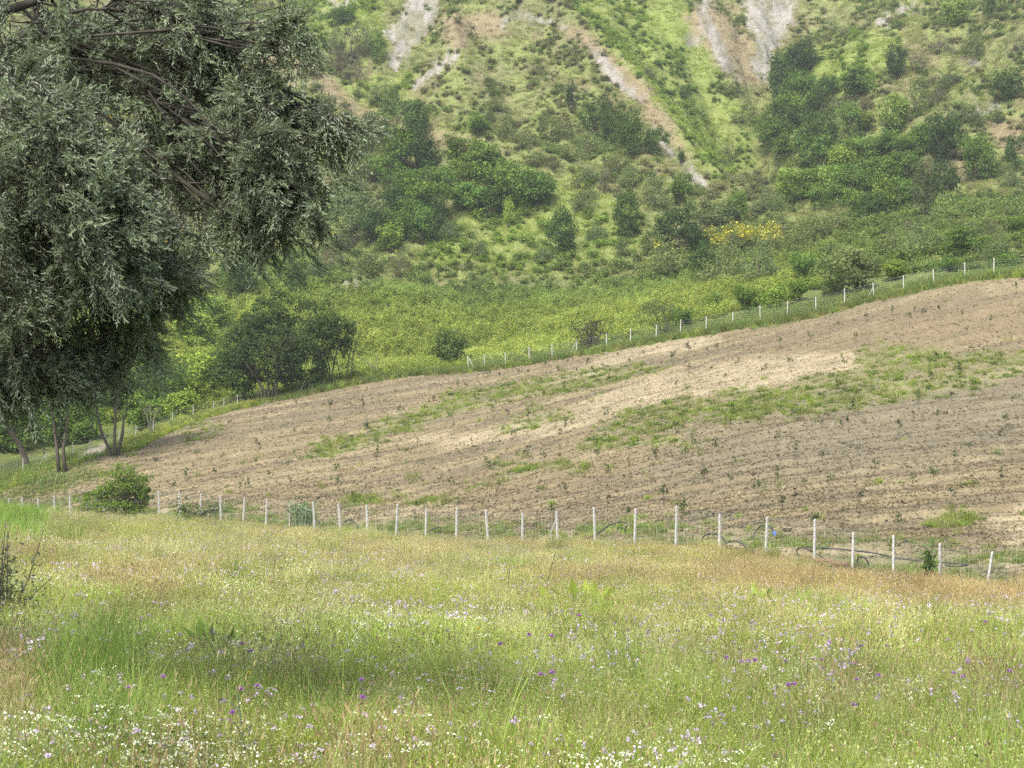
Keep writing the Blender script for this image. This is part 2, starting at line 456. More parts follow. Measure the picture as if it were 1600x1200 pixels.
strip = sstep(9, 2.0, Yf - d_near(pf) + (fbm(U / 3, V / 2, 77, 3) - 0.5) * 9)
cf = np.tile(np.array([0.212, 0.177, 0.106]), (len(Xf), 1))
cf = mix(cf, (0.175, 0.150, 0.097), sstep(0.42, 0.62, fbm(U / 9, V / 1.7, 80, 4)))
cf = mix(cf, (0.255, 0.218, 0.132), sstep(0.52, 0.68, fbm(U / 7, V / 1.2, 84, 4)) * 0.9)
cf = mix(cf, (0.178, 0.160, 0.112), poly_mask(pf, qf, [(1250, 640), (1600, 590), (1700, 600), (1700, 690), (1300, 740), (1000, 760), (1050, 700)], 40) * 0.7)
cf = mix(cf, (0.205, 0.166, 0.102), poly_mask(pf, qf, [(1180, 545), (1400, 490), (1700, 440), (1700, 540), (1500, 535), (1330, 545)], 25) * 0.8)
cf = mix(cf, (0.34, 0.292, 0.188), pale * (0.55 + 0.45 * sstep(0.3, 0.6, fbm(U / 2, V / 0.6, 88, 3))))
cf = mix(cf, (0.15, 0.17, 0.07), weed * 0.7)
cf = mix(cf, (0.18, 0.18, 0.095), strip * 0.6)
cf = mix(cf, (0.34, 0.29, 0.19), strip * sstep(0.58, 0.68, fbm(U / 4, V / 1.5, 91, 3)))
cf = mix(cf, (0.10, 0.13, 0.04), sstep(1.5, 0.0, d_back(pf) - Yf))
cf = mix(cf, (0.12, 0.14, 0.05), sstep(240, 120, pf) * sstep(0.4, 0.6, fbm(U / 5, V / 2, 93, 3)) * 0.8)
Zf = Zb + (relief + ledge) * edge * (1 - 0.4 * weed) + 0.02
add("tilled_field", mesh_from("tilled_field", np.stack([Xf, Yf, Zf], 1), grid_faces(nrow, len(ncol)), M_SOIL, cf, True), kind="structure")

# hillside
CHALK = [[(600, 55), (632, 22), (630, -20), (672, -20), (692, 30), (672, 55), (652, 75), (632, 110), (612, 110), (622, 75)],
         [(700, 70), (714, 78), (684, 120), (655, 142), (640, 134)], [(498, 16), (540, -8), (556, 0), (515, 24)],
         [(780, 45), (790, 24), (822, 16), (872, 30), (884, 44), (850, 34), (805, 30)],
         [(915, 62), (945, 88), (978, 118), (1005, 152), (990, 157), (958, 130), (932, 102)],
         [(1084, -10), (1105, -10), (1117, 35), (1138, 75), (1157, 128), (1144, 122), (1118, 85), (1102, 45)],
         [(1160, -10), (1238, -10), (1232, 55), (1208, 80), (1197, 128), (1186, 112), (1178, 62), (1162, 35)],
         [(1062, 248), (1082, 260), (1113, 297), (1106, 304), (1082, 280)], [(1368, 36), (1420, -6), (1434, 4), (1390, 46)],
         [(500, 446), (560, 443), (615, 448), (565, 453), (510, 452)], [(1070, 52), (1098, 48), (1095, 72), (1075, 74)],
         [(1510, 92), (1530, 80), (1536, 92), (1516, 108)], [(1520, 180), (1560, 150), (1565, 165), (1530, 192)], [(1030, 205), (1062, 243), (1050, 244)]]
OCHRE = [[(380, 50), (420, 76), (470, 100), (520, 120), (562, 160), (610, 182), (660, 200), (745, 218), (790, 235), (745, 240), (650, 220), (600, 204), (555, 190), (505, 148), (455, 122), (395, 95)],
         [(860, 30), (905, 45), (950, 75), (1010, 130), (1060, 200), (1090, 255), (1040, 220), (1000, 165), (920, 80)],
         [(1060, 20), (1090, 60), (1150, 130), (1200, 140), (1170, 60), (1120, 0)], [(690, 25), (780, 20), (800, 60), (740, 60), (700, 90)],
         [(1540, 190), (1640, 180), (1640, 250), (1560, 230)], [(1430, 250), (1500, 230), (1520, 280), (1440, 270)]]
LUSH = [[(740, 310), (900, 280), (1010, 330), (1010, 400), (860, 420), (700, 430), (640, 420)], [(880, -10), (1060, -10), (1160, 160), (1190, 260), (1110, 280), (1010, 150), (930, 60)],
        [(1220, 90), (1330, 50), (1420, 60), (1340, 140), (1230, 190)], [(440, -10), (600, -10), (600, 60), (520, 90), (440, 60)], [(540, 130), (640, 110), (640, 190), (560, 180)]]
hcol = np.arange(-420, 2040, 5.0)
H0d = d_back(hcol) - 0.5
nr = 420
tt = np.linspace(0, 1, nr)[:, None]
DD = H0d[None, :] + (470 - H0d[None, :]) * (0.75 * tt + 0.25 * tt ** 2)
Xh = (((hcol - 800) / FPX)[None, :] * DD).ravel(); Yh = DD.ravel(); Zh0 = H(Xh, Yh)
ph, qh = proj(Xh, Yh, Zh0)
def hill_masks(x, y, p, q):
    j = fbm(x / 2.2, y / 4, 100, 4) - 0.5; k = fbm(x / 8, y / 12, 101, 3) - 0.5
    jj = fbm(x / .8 + .02 * y, y / 5, 102, 3) - .5
    pp = p + j * 30 + k * 20 + jj * 22; qq = q + j * 14 + k * 16 + jj * 14
    ch = np.zeros(len(x)); oc = np.zeros(len(x)); lu = np.zeros(len(x))
    for g in CHALK: ch = np.maximum(ch, poly_mask(pp, qq, g, 4))
    for g in OCHRE: oc = np.maximum(oc, poly_mask(pp, qq, g, 9))
    for g in LUSH: lu = np.maximum(lu, poly_mask(pp, qq, g, 25))
    ch = ch * sstep(.22, .44, fbm(x / 1.5 + .04 * y, y / 14, 104, 4) + .12 * (ch > .9))
    return ch, oc, lu
chalk, ochre, lush = hill_masks(Xh, Yh, ph, qh)
rough = (fbm(Xh / 1.6, Yh / 5.0, 110, 4) - 0.5) * 3.2 * chalk - 0.5 * chalk + (fbm(Xh / 1.2, Yh / 2.0, 111, 3) - 0.5) * 0.9
ch_ = np.tile(np.array([0.215, 0.250, 0.088]), (len(Xh), 1))
ch_ = mix(ch_, (0.185, 0.200, 0.088), sstep(0.45, 0.65, fbm(Xh / 6, Yh / 9, 120, 4)))
ch_ = mix(ch_, (0.20, 0.175, 0.10), sstep(0.55, 0.72, fbm(Xh / 5, Yh / 8, 122, 4)) * 0.8)
ch_ = mix(ch_, (0.22, 0.28, 0.075), lush * 0.75)
ch_ = mix(ch_, (0.28, 0.225, 0.145), ochre * 0.8)
streak = sstep(0.40, 0.58, fbm(Xh / 1.0 + .03 * Yh, Yh / 9.0, 125, 4)) * .75 + .25 * sstep(.35, .6, fbm(Xh / .7, Yh / 1.2, 127, 3))
ch_ = mix(ch_, (0.20, 0.19, 0.15), chalk * .7)
ch_ = mix(ch_, (0.345, 0.33, 0.30), chalk * streak * sstep(200, 225, Yh) + chalk * streak * .45 * sstep(225, 200, Yh))
ch_ = mix(ch_, (0.15, 0.19, 0.055), sstep(215, 195, Yh) * (1 - chalk) * 0.8)
ch_ = mix(ch_, (0.38, 0.34, 0.27), poly_mask(ph, qh, [(100, 745), (118, 722), (145, 700), (168, 690), (170, 706), (150, 718), (125, 735)], 3))
add("hillside", mesh_from("hillside", np.stack([Xh, Yh, Zh0 + rough * sstep(0, 8, Yh - d_back(ph))], 1), grid_faces(nr, len(hcol)), M_HILL, ch_, True), kind="structure")

# ------------------------------------------------------------------ scattering (uncountable plants and clods only)
def scatter(name, protos, pts, rot, scl, idx, tint, label, category, base=None):
    c = bpy.data.collections.new(name + "_kinds")
    for i, me in enumerate(protos):
        o = bpy.data.objects.new("%s_kind_%02d" % (name, i), me); c.objects.link(o)
    me = bpy.data.meshes.new(name); me.vertices.add(len(pts)); me.vertices.foreach_set("co", np.asarray(pts, np.float32).ravel())
    def attr(nm, ty, key, arr):
        a = me.attributes.new(nm, ty, 'POINT'); a.data.foreach_set(key, np.ascontiguousarray(arr).ravel())
    attr("rot", 'FLOAT_VECTOR', "vector", np.asarray(rot, np.float32)); attr("scl", 'FLOAT_VECTOR', "vector", np.asarray(scl, np.float32))
    attr("idx", 'INT', "value", np.asarray(idx, np.int32))
    t4 = np.ones((len(pts), 4), np.float32); t4[:, :3] = tint
    attr("tint", 'FLOAT_COLOR', "color", t4)
    g = bpy.data.node_groups.new(name + "_scatter", 'GeometryNodeTree')
    g.interface.new_socket("Geometry", in_out='INPUT', socket_type='NodeSocketGeometry')
    g.interface.new_socket("Geometry", in_out='OUTPUT', socket_type='NodeSocketGeometry')
    gi = g.nodes.new("NodeGroupInput"); go = g.nodes.new("NodeGroupOutput")
    ip = g.nodes.new("GeometryNodeInstanceOnPoints"); ci = g.nodes.new("GeometryNodeCollectionInfo")
    ci.inputs["Collection"].default_value = c; ci.inputs["Separate Children"].default_value = True; ci.inputs["Reset Children"].default_value = True
    def named(nm, ty):
        n = g.nodes.new("GeometryNodeInputNamedAttribute"); n.data_type = ty; n.inputs["Name"].default_value = nm
        return [s for s in n.outputs if s.enabled and s.name == "Attribute"][0]
    g.links.new(gi.outputs[0], ip.inputs["Points"]); g.links.new(ci.outputs[0], ip.inputs["Instance"])
    ip.inputs["Pick Instance"].default_value = True
    g.links.new(named("idx", 'INT'), ip.inputs["Instance Index"]); g.links.new(named("rot", 'FLOAT_VECTOR'), ip.inputs["Rotation"])
    g.links.new(named("scl", 'FLOAT_VECTOR'), ip.inputs["Scale"]); g.links.new(ip.outputs[0], go.inputs[0])
    o = add(name, me, kind="stuff", label=label, category=category)
    md = o.modifiers.new("scatter", 'NODES'); md.node_group = g
    return o

def blades(mb, rng, n, rad, h0, h1, w, lean, c0, c1, seg=3, flat=1.0):
    """n grass blades in a patch; c0..c1 colour range"""
    a = rng.uniform(0, 2 * math.pi, n); r = rad * np.sqrt(rng.uniform(0, 1, n))
    p = np.stack([r * np.cos(a), r * np.sin(a) * flat, np.zeros(n)], 1)
    h = rng.uniform(h0, h1, n); ld = rng.uniform(0, 2 * math.pi, n); l = rng.uniform(0.1, 1.0, n) * lean * h
    L = np.stack([np.cos(ld), np.sin(ld), np.zeros(n)], 1)
    sd = rng.uniform(0, 2 * math.pi, n); S = np.stack([np.cos(sd), np.sin(sd), np.zeros(n)], 1) * (w * rng.uniform(.6, 1.3, n))[:, None]
    t = rng.uniform(0, 1, (n, 1)); col = np.asarray(c0)[None] * (1 - t) + np.asarray(c1)[None] * t
    col = col * rng.uniform(.75, 1.2, (n, 1))
    rows = []; cols = []
    for k in range(seg + 1):
        s = k / seg
        c = p + L * (l * s ** 1.8)[:, None] + np.array([0, 0, 1.0]) * (h * (s - 0.12 * s * s * lean))[:, None]
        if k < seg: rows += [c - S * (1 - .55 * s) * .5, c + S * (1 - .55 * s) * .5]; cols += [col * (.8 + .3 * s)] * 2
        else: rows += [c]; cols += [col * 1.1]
    V = np.stack(rows, 1); C = np.stack(cols, 1); k = V.shape[1]
    f = []
    for i in range(n):
        b = i * k
        for j in range(seg - 1): f.append((b + 2 * j, b + 2 * j + 1, b + 2 * j + 3, b + 2 * j + 2))
        f.append((b + 2 * seg - 2, b + 2 * seg - 1, b + 2 * seg))
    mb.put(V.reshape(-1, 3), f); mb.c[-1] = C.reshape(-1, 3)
    tips = V[:, -1, :]
    return tips, L

def bits(mb, rng, p, size, col, n=1, spread=0.0, flatten=1.0, jit=0.15):
    """small petal-like quads around the given points"""
    P = np.repeat(p, n, 0) + rng.normal(size=(len(p) * n, 3)) * spread * np.array([1, 1, flatten])
    m = len(P); d = rand_dirs(rng, m); nn = unit(rand_dirs(rng, m) + np.array([0, 0, 1.3]))
    d = unit(d - nn * (d * nn).sum(1, keepdims=True)); s = np.cross(nn, d); z = (size * rng.uniform(.7, 1.25, m))[:, None] * .5
    v = np.stack([P - d * z - s * z * .7, P + d * z - s * z * .7, P + d * z + s * z * .7, P - d * z + s * z * .7], 1).reshape(-1, 3)
    f = [(4 * i, 4 * i + 1, 4 * i + 2, 4 * i + 3) for i in range(m)]
    mb.put(v, f); c = np.asarray(col)[None] * rng.uniform(1 - jit, 1 + jit, (m, 1)); mb.c[-1] = np.repeat(c, 4, 0)

def spikes(mb, rng, tips, L, length, width, col):
    m = len(tips)
    d = unit(np.asarray(L) * 0.4 + np.array([0, 0, 1.0]) + rng.normal(size=(m, 3)) * .2)
    s = unit(np.cross(d, rand_dirs(rng, m))); q = np.cross(d, s)
    ln = (length * rng.uniform(.6, 1.3, m))[:, None]; w = width * .5
    b = tips - d * ln * .2
    v = np.stack([b, b + d * ln * .4 + s * w, b + d * ln, b + d * ln * .4 - s * w, b + d * ln * .4 + q * w, b + d * ln * .4 - q * w], 1).reshape(-1, 3)
    f = []
    for i in range(m): f += [(6 * i, 6 * i + 1, 6 * i + 2, 6 * i + 3), (6 * i, 6 * i + 4, 6 * i + 2, 6 * i + 5)]
    mb.put(v, f); c = np.asarray(col)[None] * rng.uniform(.75, 1.25, (m, 1)); mb.c[-1] = np.repeat(c, 6, 0)

G_FRESH = ((0.225, 0.315, 0.032), (0.36, 0.45, 0.080)); G_DULL = ((0.175, 0.205, 0.055), (0.28, 0.305, 0.105))
G_DRY = ((0.42, 0.39, 0.20), (0.56, 0.52, 0.31)); WHITE = (0.80, 0.82, 0.70); LILAC = (0.52, 0.42, 0.60); PURPLE = (0.36, 0.15, 0.50); RUST = (0.30, 0.22, 0.14)

def proto_grass(rng, kind, s, w):
    """a patch of meadow of radius s with blades w wide; kind 0 fresh 1 dull 2 dry 3 white flowers 4 lilac flowers 5 lush tall 6 rusty"""
    mb = MB()
    k = s / 0.14
    n = int(55 * (1 + 0.4 * (k - 1)))
    if kind == 0:
        t, L = blades(mb, rng, n, s, .22, .48, w, .7, *G_FRESH); bits(mb, rng, t[: n // 3], .006 + w * .9, (.42, .46, .18), 2, .008 + w); blades(mb, rng, n // 3, s, .2, .4, w, .8, *G_DULL); blades(mb, rng, n // 6, s, .35, .55, w * .7, .5, *G_DRY)
    elif kind == 1:
        t, L = blades(mb, rng, n, s, .18, .42, w, .9, *G_DULL); bits(mb, rng, t[: n // 2], .006 + w * .9, (.39, .39, .19), 2, .01 + w); blades(mb, rng, n // 3, s, .2, .45, w, .7, *G_FRESH)
        t, L = blades(mb, rng, n // 9, s, .35, .56, w * .6, .4, *G_DULL); spikes(mb, rng, t, L, .035, .005 + w * .8, RUST)
    elif kind == 2:
        t, L = blades(mb, rng, n, s, .32, .58, w * .8, .6, *G_DRY); spikes(mb, rng, t[: n // 3], L[: n // 3], .045, .005 + w * .8, (0.46, 0.39, 0.22))
        blades(mb, rng, n // 2, s, .15, .35, w, .8, *G_DULL)
    elif kind == 3:
        blades(mb, rng, n // 2, s, .16, .36, w, .8, *G_FRESH); blades(mb, rng, n // 3, s, .16, .34, w, .8, *G_DULL)
        t, L = blades(mb, rng, max(7, n // 7), s, .26, .46, w * .6, .4, *G_DULL)
        bits(mb, rng, t, .0075 + w * .6, WHITE, 5, .014 + w, .3); bits(mb, rng, t - [0, 0, .1], .02, (0.12, 0.16, 0.08), 3, .03)
    elif kind == 4:
        blades(mb, rng, n // 2, s, .2, .42, w, .8, *G_DULL); blades(mb, rng, n // 3, s, .2, .4, w, .7, *G_FRESH)
        t, L = blades(mb, rng, max(3, n // 14), s, .38, .58, w * .6, .4, *G_DULL)
        bits(mb, rng, t, .010 + w * .8, LILAC, 9, .008 + w * .5, .7)
    elif kind == 5:
        blades(mb, rng, int(n * 1.3), s, .35, .75, w * 1.4, .8, (0.19, 0.29, 0.060), (0.29, 0.39, 0.11))
    else:
        t, L = blades(mb, rng, n, s, .35, .6, w * .8, .5, (0.42, 0.36, 0.19), (0.52, 0.46, 0.27)); spikes(mb, rng, t, L, .05, .005 + w * .8, (0.40, 0.31, 0.19))
        blades(mb, rng, n // 3, s, .2, .4, w, .7, *G_FRESH)
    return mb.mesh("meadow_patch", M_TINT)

rng = np.random.default_rng(21)
def meadow_zone_weights(p, q, d, x, y):
    """relative share of the seven kinds at each point, read off the photograph"""
    n1 = fbm(x / 2.2, y / 3.5, 201, 3); n2 = fbm(x / 1.3, y / 2.0, 203, 3); n3 = fbm(x / 3.5, y / 6, 205, 3)
    near = sstep(17, 8, d); mid = sstep(8, 13, d) * sstep(34, 20, d); far = sstep(24, 42, d)
    w = np.zeros((7, len(p)))
    w[0] = 2.2 * near * sstep(.36, .56, n1) + .8 * mid * sstep(.38, .58, n3) + .7 * far * sstep(.38, .58, n1) + .35
    w[1] = .5 + .5 * mid + .3 * sstep(700, 200, p) * mid - .2 * near
    w[2] = .12 + .45 * far + .35 * mid * sstep(.5, .65, n2) + .4 * sstep(300, 0, p) * near * sstep(.45, .6, n2) - .06 * near
    w[3] = 1.2 * near * sstep(.43, .67, n2) + .8 * mid * sstep(.42, .65, n2) * sstep(1250, 500, p) + .1
    w[4] = .30 * mid * sstep(.35, .65, n2) + .05 * near + .09 * far + .03
    w[5] = .6 * poly_mask(p, q, [(60, 1070), (120, 1000), (210, 1010), (240, 1090), (160, 1120), (80, 1110)], 25) + .25 * near * sstep(.62, .75, n1) \
        + 2.0 * poly_mask(p, q, [(-200, 780), (30, 790), (60, 812), (40, 835), (-200, 850)], 12)
    w[6] = 1.1 * far * sstep(1000, 1280, p) * sstep(.35, .55, n3) + .9 * poly_mask(p, q, [(150, 900), (250, 905), (290, 935), (180, 935)], 20) + .5 * far * sstep(600, 900, p) * sstep(.5, .6, n1) \
        + .8 * poly_mask(p, q, [(-20, 1000), (30, 1010), (25, 1110), (-20, 1120)], 15)
    w = np.maximum(w, 0.01)
    return w / w.sum(0)

def meadow_band(name, d0, d1, per_m2, s, w, margin, label):
    n = int(per_m2 * (0.667 * margin) * (d1 * d1 - d0 * d0) / 2)
    d = np.sqrt(rng.uniform(d0 * d0, d1 * d1, n)); x = rng.uniform(-.3335 * margin, .3335 * margin, n) * d
    p = 800 + FPX * x / d
    ok = d < d_near(p) - 0.3; d, x = d[ok], x[ok]
    z = H(x, d); p, q = proj(x, d, z + .4); n = len(x)
    wts = meadow_zone_weights(p, q, d, x, d)
    u = rng.uniform(0, 1, n); kind = (np.cumsum(wts, 0) < u[None]).sum(0).clip(0, 6)
    NV = 3
    protos = [proto_grass(np.random.default_rng(1000 + 31 * k + v), k, s, w) for k in range(7) for v in range(NV)]
    idx = kind * NV + rng.integers(0, NV, n)
    hs = (.45 + 1.1 * fbm(x / 1.1, d / 1.6, 211, 3)) * rng.uniform(.75, 1.2, n)
    hs = np.where(kind == 5, hs * 1.15, hs)
    scl = np.stack([rng.uniform(.85, 1.2, n)] * 2 + [hs], 1)
    rot = np.stack([rng.normal(0, .06, n), rng.normal(0, .06, n), rng.uniform(0, 6.28, n)], 1)
    v = (.62 + .8 * fbm(x / 1.4, d / 2.4, 215, 3))[:, None] * rng.uniform(.75, 1.25, (n, 1))
    warm = fbm(x / 4, d / 7, 217, 3)[:, None]
    tint = v * (np.array([1.08, 1.0, .9]) * warm + np.array([.92, 1.0, 1.05]) * (1 - warm))
    scatter(name, protos, np.stack([x, d, z - .02], 1), rot, scl, idx, tint, label, "grass")

meadow_band("meadow_grass_front", 3.2, 13.0, 80, .14, .0038, 1.35, "tall fresh meadow grass thick with tiny white blossoms")
meadow_band("meadow_grass", 13.0, 36.0, 22, .26, .0068, 1.3, "mixed green meadow grass dotted with lilac flowers on the middle slope")
meadow_band("dry_meadow_grass", 36.0, 104.0, 7.0, .5, .012, 1.25, "straw and rust coloured meadow grass in front of the lower fence")

# ------------------------------------------------------------------ clods and weeds on the tilled field
rng = np.random.default_rng(33)
def clod(rng):
    t = (1 + 5 ** .5) / 2
    v = unit(np.array([(-1, t, 0), (1, t, 0), (-1, -t, 0), (1, -t, 0), (0, -1, t), (0, 1, t), (0, -1, -t), (0, 1, -t), (t, 0, -1), (t, 0, 1), (-t, 0, -1), (-t, 0, 1)], float))
    v = v * rng.uniform(.65, 1.25, (12, 1)) * np.array([1.2, .9, .7])
    f = [(0, 11, 5), (0, 5, 1), (0, 1, 7), (0, 7, 10), (0, 10, 11), (1, 5, 9), (5, 11, 4), (11, 10, 2), (10, 7, 6), (7, 1, 8), (3, 9, 4), (3, 4, 2), (3, 2, 6), (3, 6, 8), (3, 8, 9), (4, 9, 5), (2, 4, 11), (6, 2, 10), (8, 6, 7), (9, 8, 1)]
    return v, f

M_CLODT, t_ = new_mat("clod earth tinted")
_o = N(t_, "ShaderNodeOutputMaterial"); _p = N(t_, "ShaderNodeBsdfPrincipled"); _a = N(t_, "ShaderNodeAttribute", attribute_name="tint", attribute_type='INSTANCER')
_nz = N(t_, "ShaderNodeTexNoise"); _nz.inputs["Scale"].default_value = 3.0
_bm = N(t_, "ShaderNodeBump"); _bm.inputs["Distance"].default_value = .3; _bm.inputs["Strength"].default_value = .8
t_.links.new(_nz.outputs[0], _bm.inputs["Height"]); t_.links.new(_bm.outputs[0], _p.inputs["Normal"])
t_.links.new(_a.outputs["Color"], _p.inputs["Base Color"]); _p.inputs["Roughness"].default_value = .95; _p.inputs["Specular IOR Level"].default_value = .1
t_.links.new(_p.outputs[0], _o.inputs[0])

def field_points(n, power=1.0):
    p = rng.uniform(-60, 1680, n); t = rng.uniform(0, 1, n) ** power
    d0, d1 = d_near(p), d_back(p)
    d = 1 / (1 / d0 * (1 - t) + 1 / d1 * t)
    return (p - 800) / FPX * d, d
def sample_grid(vals, x, y):
    """value of a field-sheet quantity at plan points"""
    p = 800 + FPX * x / y; c = np.clip((p - ncol[0]) / 2.2, 0, len(ncol) - 1).astype(int)
    t = (1 / d_near(p) - 1 / y) / (1 / d_near(p) - 1 / d_back(p)); r = np.clip(t * (nrow - 1), 0, nrow - 1).astype(int)
    return vals.reshape(nrow, len(ncol), *vals.shape[1:])[r, c]

x, y = field_points(190000, .85)
cz = sample_grid(Zf, x, y); cc = sample_grid(cf, x, y); wd = sample_grid(weed, x, y); st = sample_grid(strip, x, y)
keep = rng.uniform(0, 1, len(x)) > np.maximum(wd, st * .85)
u_, v_ = field_uv(x, y)
keep &= rng.uniform(0, 1, len(x)) < .35 + sstep(.4, .62, fbm(u_ / 4, v_ / .8, 230, 3))
x, y, cz, cc = x[keep], y[keep], cz[keep], cc[keep]; n = len(x)
size = .030 * np.exp(rng.normal(0, .5, n)) + .018
cl = []
for i in range(6):
    v, f = clod(np.random.default_rng(i)); cl.append(mesh_from("clod", v, f, M_CLODT))
scatter("soil_clods", cl, np.stack([x, y, cz + size * .25], 1), rng.uniform(0, 6.28, (n, 3)), np.stack([size] * 3, 1) * rng.uniform(.8, 1.3, (n, 3)), rng.integers(0, 6, n),
        cc * rng.uniform(.8, 1.35, (n, 1)), "crumbly brown earth clods strewn over the tilled slope", "clods")

def proto_weed(rng, kind):
    mb = MB()
    if kind == 0: blades(mb, rng, 45, .30, .12, .38, .022, .9, *G_DULL); blades(mb, rng, 20, .30, .1, .3, .02, .9, *G_FRESH)
    elif kind == 1: blades(mb, rng, 40, .30, .15, .5, .022, .8, *G_FRESH); bits(mb, rng, rng.normal(size=(25, 3)) * [.15, .15, .05] + [0, 0, .2], .06, (.16, .22, .06), 2, .05)
    elif kind == 2: bits(mb, rng, rng.normal(size=(40, 3)) * [.18, .18, .06] + [0, 0, .12], .09, (.13, .19, .05), 2, .06)
    elif kind == 3: blades(mb, rng, 50, .35, .3, .85, .022, .7, *G_DULL); blades(mb, rng, 20, .35, .3, .8, .018, .6, *G_DRY)
    elif kind == 4: blades(mb, rng, 45, .35, .35, .95, .024, .7, (.16, .24, .07), (.24, .32, .10)); bits(mb, rng, rng.normal(size=(20, 3)) * [.2, .2, .15] + [0, 0, .5], .07, (.17, .25, .07), 2, .08)
    else: blades(mb, rng, 40, .35, .35, .8, .022, .7, *G_FRESH); t, L = blades(mb, rng, 25, .35, .5, .9, .014, .4, *G_FRESH); bits(mb, rng, t, .04, (.46, .45, .14), 3, .06)
    return mb.mesh("weed_patch", M_TINT)
weeds = [proto_weed(np.random.default_rng(300 + i), i // 2) for i in range(12)]

x, y = field_points(60000)
wd = sample_grid(weed, x, y); st = sample_grid(strip, x, y); bk = d_back(800 + FPX * x / y) - y; pw = 800 + FPX * x / y
u_, v_ = field_uv(x, y)
stray = sstep(.60, .72, fbm(u_ / 2.5, v_ / .9, 240, 3)) * .10 + sstep(260, 150, pw) * .25 * sstep(.4, .6, fbm(u_ / 4, v_ / 2, 241, 2))
prob = np.maximum(np.maximum(wd * .95, st * .55 * sstep(.42, .6, fbm(u_ / 3, v_ / 2, 242, 2)) + st * .05), np.maximum(stray * .5, sstep(2.2, .3, bk) * .9))
keep = rng.uniform(0, 1, len(x)) < prob
x, y, wd, st, bk, pw = (a[keep] for a in (x, y, wd, st, bk, pw)); n = len(x)
z = sample_grid(Zf, x, y) - .03
kind = rng.choice([0, 1, 2, 0, 1, 2, 3], n)
kind = np.where((st > .5) & (rng.uniform(0, 1, n) < .55), rng.choice([3, 4, 1], n), kind)
kind = np.where((bk < 2) & (rng.uniform(0, 1, n) < .7), rng.choice([3, 4, 5], n, p=[.4, .4, .2]), kind)
kind = np.where((bk < 2.2) & (pw > 180) & (pw < 420) & (rng.uniform(0, 1, n) < .6), 5, kind)
s = rng.uniform(.5, 1.1, n) * np.where(st > .5, .62, .9)
tint = (.85 + .55 * fbm(x / 3, y / 3, 250, 2))[:, None] * rng.uniform(.85, 1.1, (n, 1)) * np.ones(3)
scatter("field_weeds", weeds, np.stack([x, y, z], 1), np.stack([np.zeros(n), np.zeros(n), rng.uniform(0, 6.28, n)], 1), np.stack([s, s, s * rng.uniform(.7, 1.1, n)], 1),
        kind * 2 + rng.integers(0, 2, n), tint, "low green weeds growing in strips across the tilled slope", "weeds")

rng = np.random.default_rng(35)
p = rng.uniform(-200, 1800, 16000); y = d_back(p) + rng.uniform(-.3, 5.5, 16000) ** 1.0; x = (p - 800) / FPX * y; z = H(x, y) - .02; n = len(x)
kind = rng.choice([3, 4, 1, 5], n, p=[.46, .34, .17, .03]); kind = np.where((p > 180) & (p < 420) & (rng.uniform(0, 1, n) < .3), 5, kind)
path = poly_mask(*proj(x, y, z), [(95, 748), (118, 718), (145, 696), (172, 686), (172, 708), (150, 720), (125, 738)], 2) < .5
s = rng.uniform(.55, 1.05, n); tint = (.7 + .5 * fbm(x / 3, y / 3, 251, 2))[:, None] * rng.uniform(.85, 1.1, (n, 1)) * np.ones(3)
scatter("verge_grass", weeds, np.stack([x, y, z], 1)[path], np.stack([np.zeros(n), np.zeros(n), rng.uniform(0, 6.28, n)], 1)[path], np.stack([s, s, s], 1)[path], (kind * 2 + rng.integers(0, 2, n))[path], tint[path],
        "tall unmown verge grass along the upper edge of the field", "grass")

# ------------------------------------------------------------------ hill turf, low scrub, bright scrub flat
def proto_scrub(rng, kind):
    mb = MB()
    if kind == 0:      # grass tussock patch
        blades(mb, rng, 60, .75, .25, .7, .05, 1.0, (.215, .265, .075), (.31, .35, .115), seg=2)
    elif kind == 1:    # dry tussock
        blades(mb, rng, 55, .75, .25, .7, .05, 1.0, (.21, .19, .105), (.31, .275, .155), seg=2)
    elif kind in (2, 3, 4):    # low shrub: stems plus small leaves
        base = {2: (.165, .225, .08), 3: (.215, .215, .12), 4: (.20, .275, .08)}[kind]
        t, L = blades(mb, rng, 22, .35, .5, 1.1, .03, .8, (.09, .08, .06), (.12, .10, .07), seg=2)
        m = 230; c = t[rng.integers(0, len(t), m)] * rng.uniform(.45, 1.02, (m, 1)); P = c + rng.normal(size=(m, 3)) * .13
        bits(mb, rng, P, .13, base, 1, 0, 1, .35)
    else:              # bright upright scrub sapling of the flat
        t, L = blades(mb, rng, 14, .35, .9, 1.7, .03, .35, (.12, .13, .05), (.14, .15, .05), seg=2)
        m = 300; k = rng.integers(0, len(t), m); s = rng.uniform(.25, 1.02, (m, 1)); P = t[k] * np.concatenate([.6 + .4 * s, .6 + .4 * s, s], 1) + rng.normal(size=(m, 3)) * .12
        bits(mb, rng, P, .125, (.275, .345, .100) if kind == 5 else (.205, .285, .09), 1, 0, 1, .3)
    return mb.mesh("scrub_patch", M_TINT)
scrub = [proto_scrub(np.random.default_rng(400 + i), i // 2) for i in range(14)]
rng = np.random.default_rng(44)
def hill_points(n, d0, d1, m=.42):
    d = np.sqrt(rng.uniform(d0 * d0, d1 * d1, n)); x = rng.uniform(-m, m, n) * d
    return x, d
x, y = hill_points(66000, 150, 385)
pp = 800 + FPX * x / y; ok = y > d_back(pp) + 1.0; x, y = x[ok], y[ok]; z = H(x, y); p, q = proj(x, y, z)
chk, och, lus = hill_masks(x, y, p, q)
flat = sstep(214, 206, y + (fbm(x / 9, y / 9, 260, 3) - .5) * 16) * sstep(1330, 1180, p) * sstep(-80, 40, p)
n = len(x); r = rng.uniform(0, 1, n)
heath = sstep(.50, .64, fbm(x / 9, y / 14, 262, 3))
kind = np.where(r < .74, 0, 1)
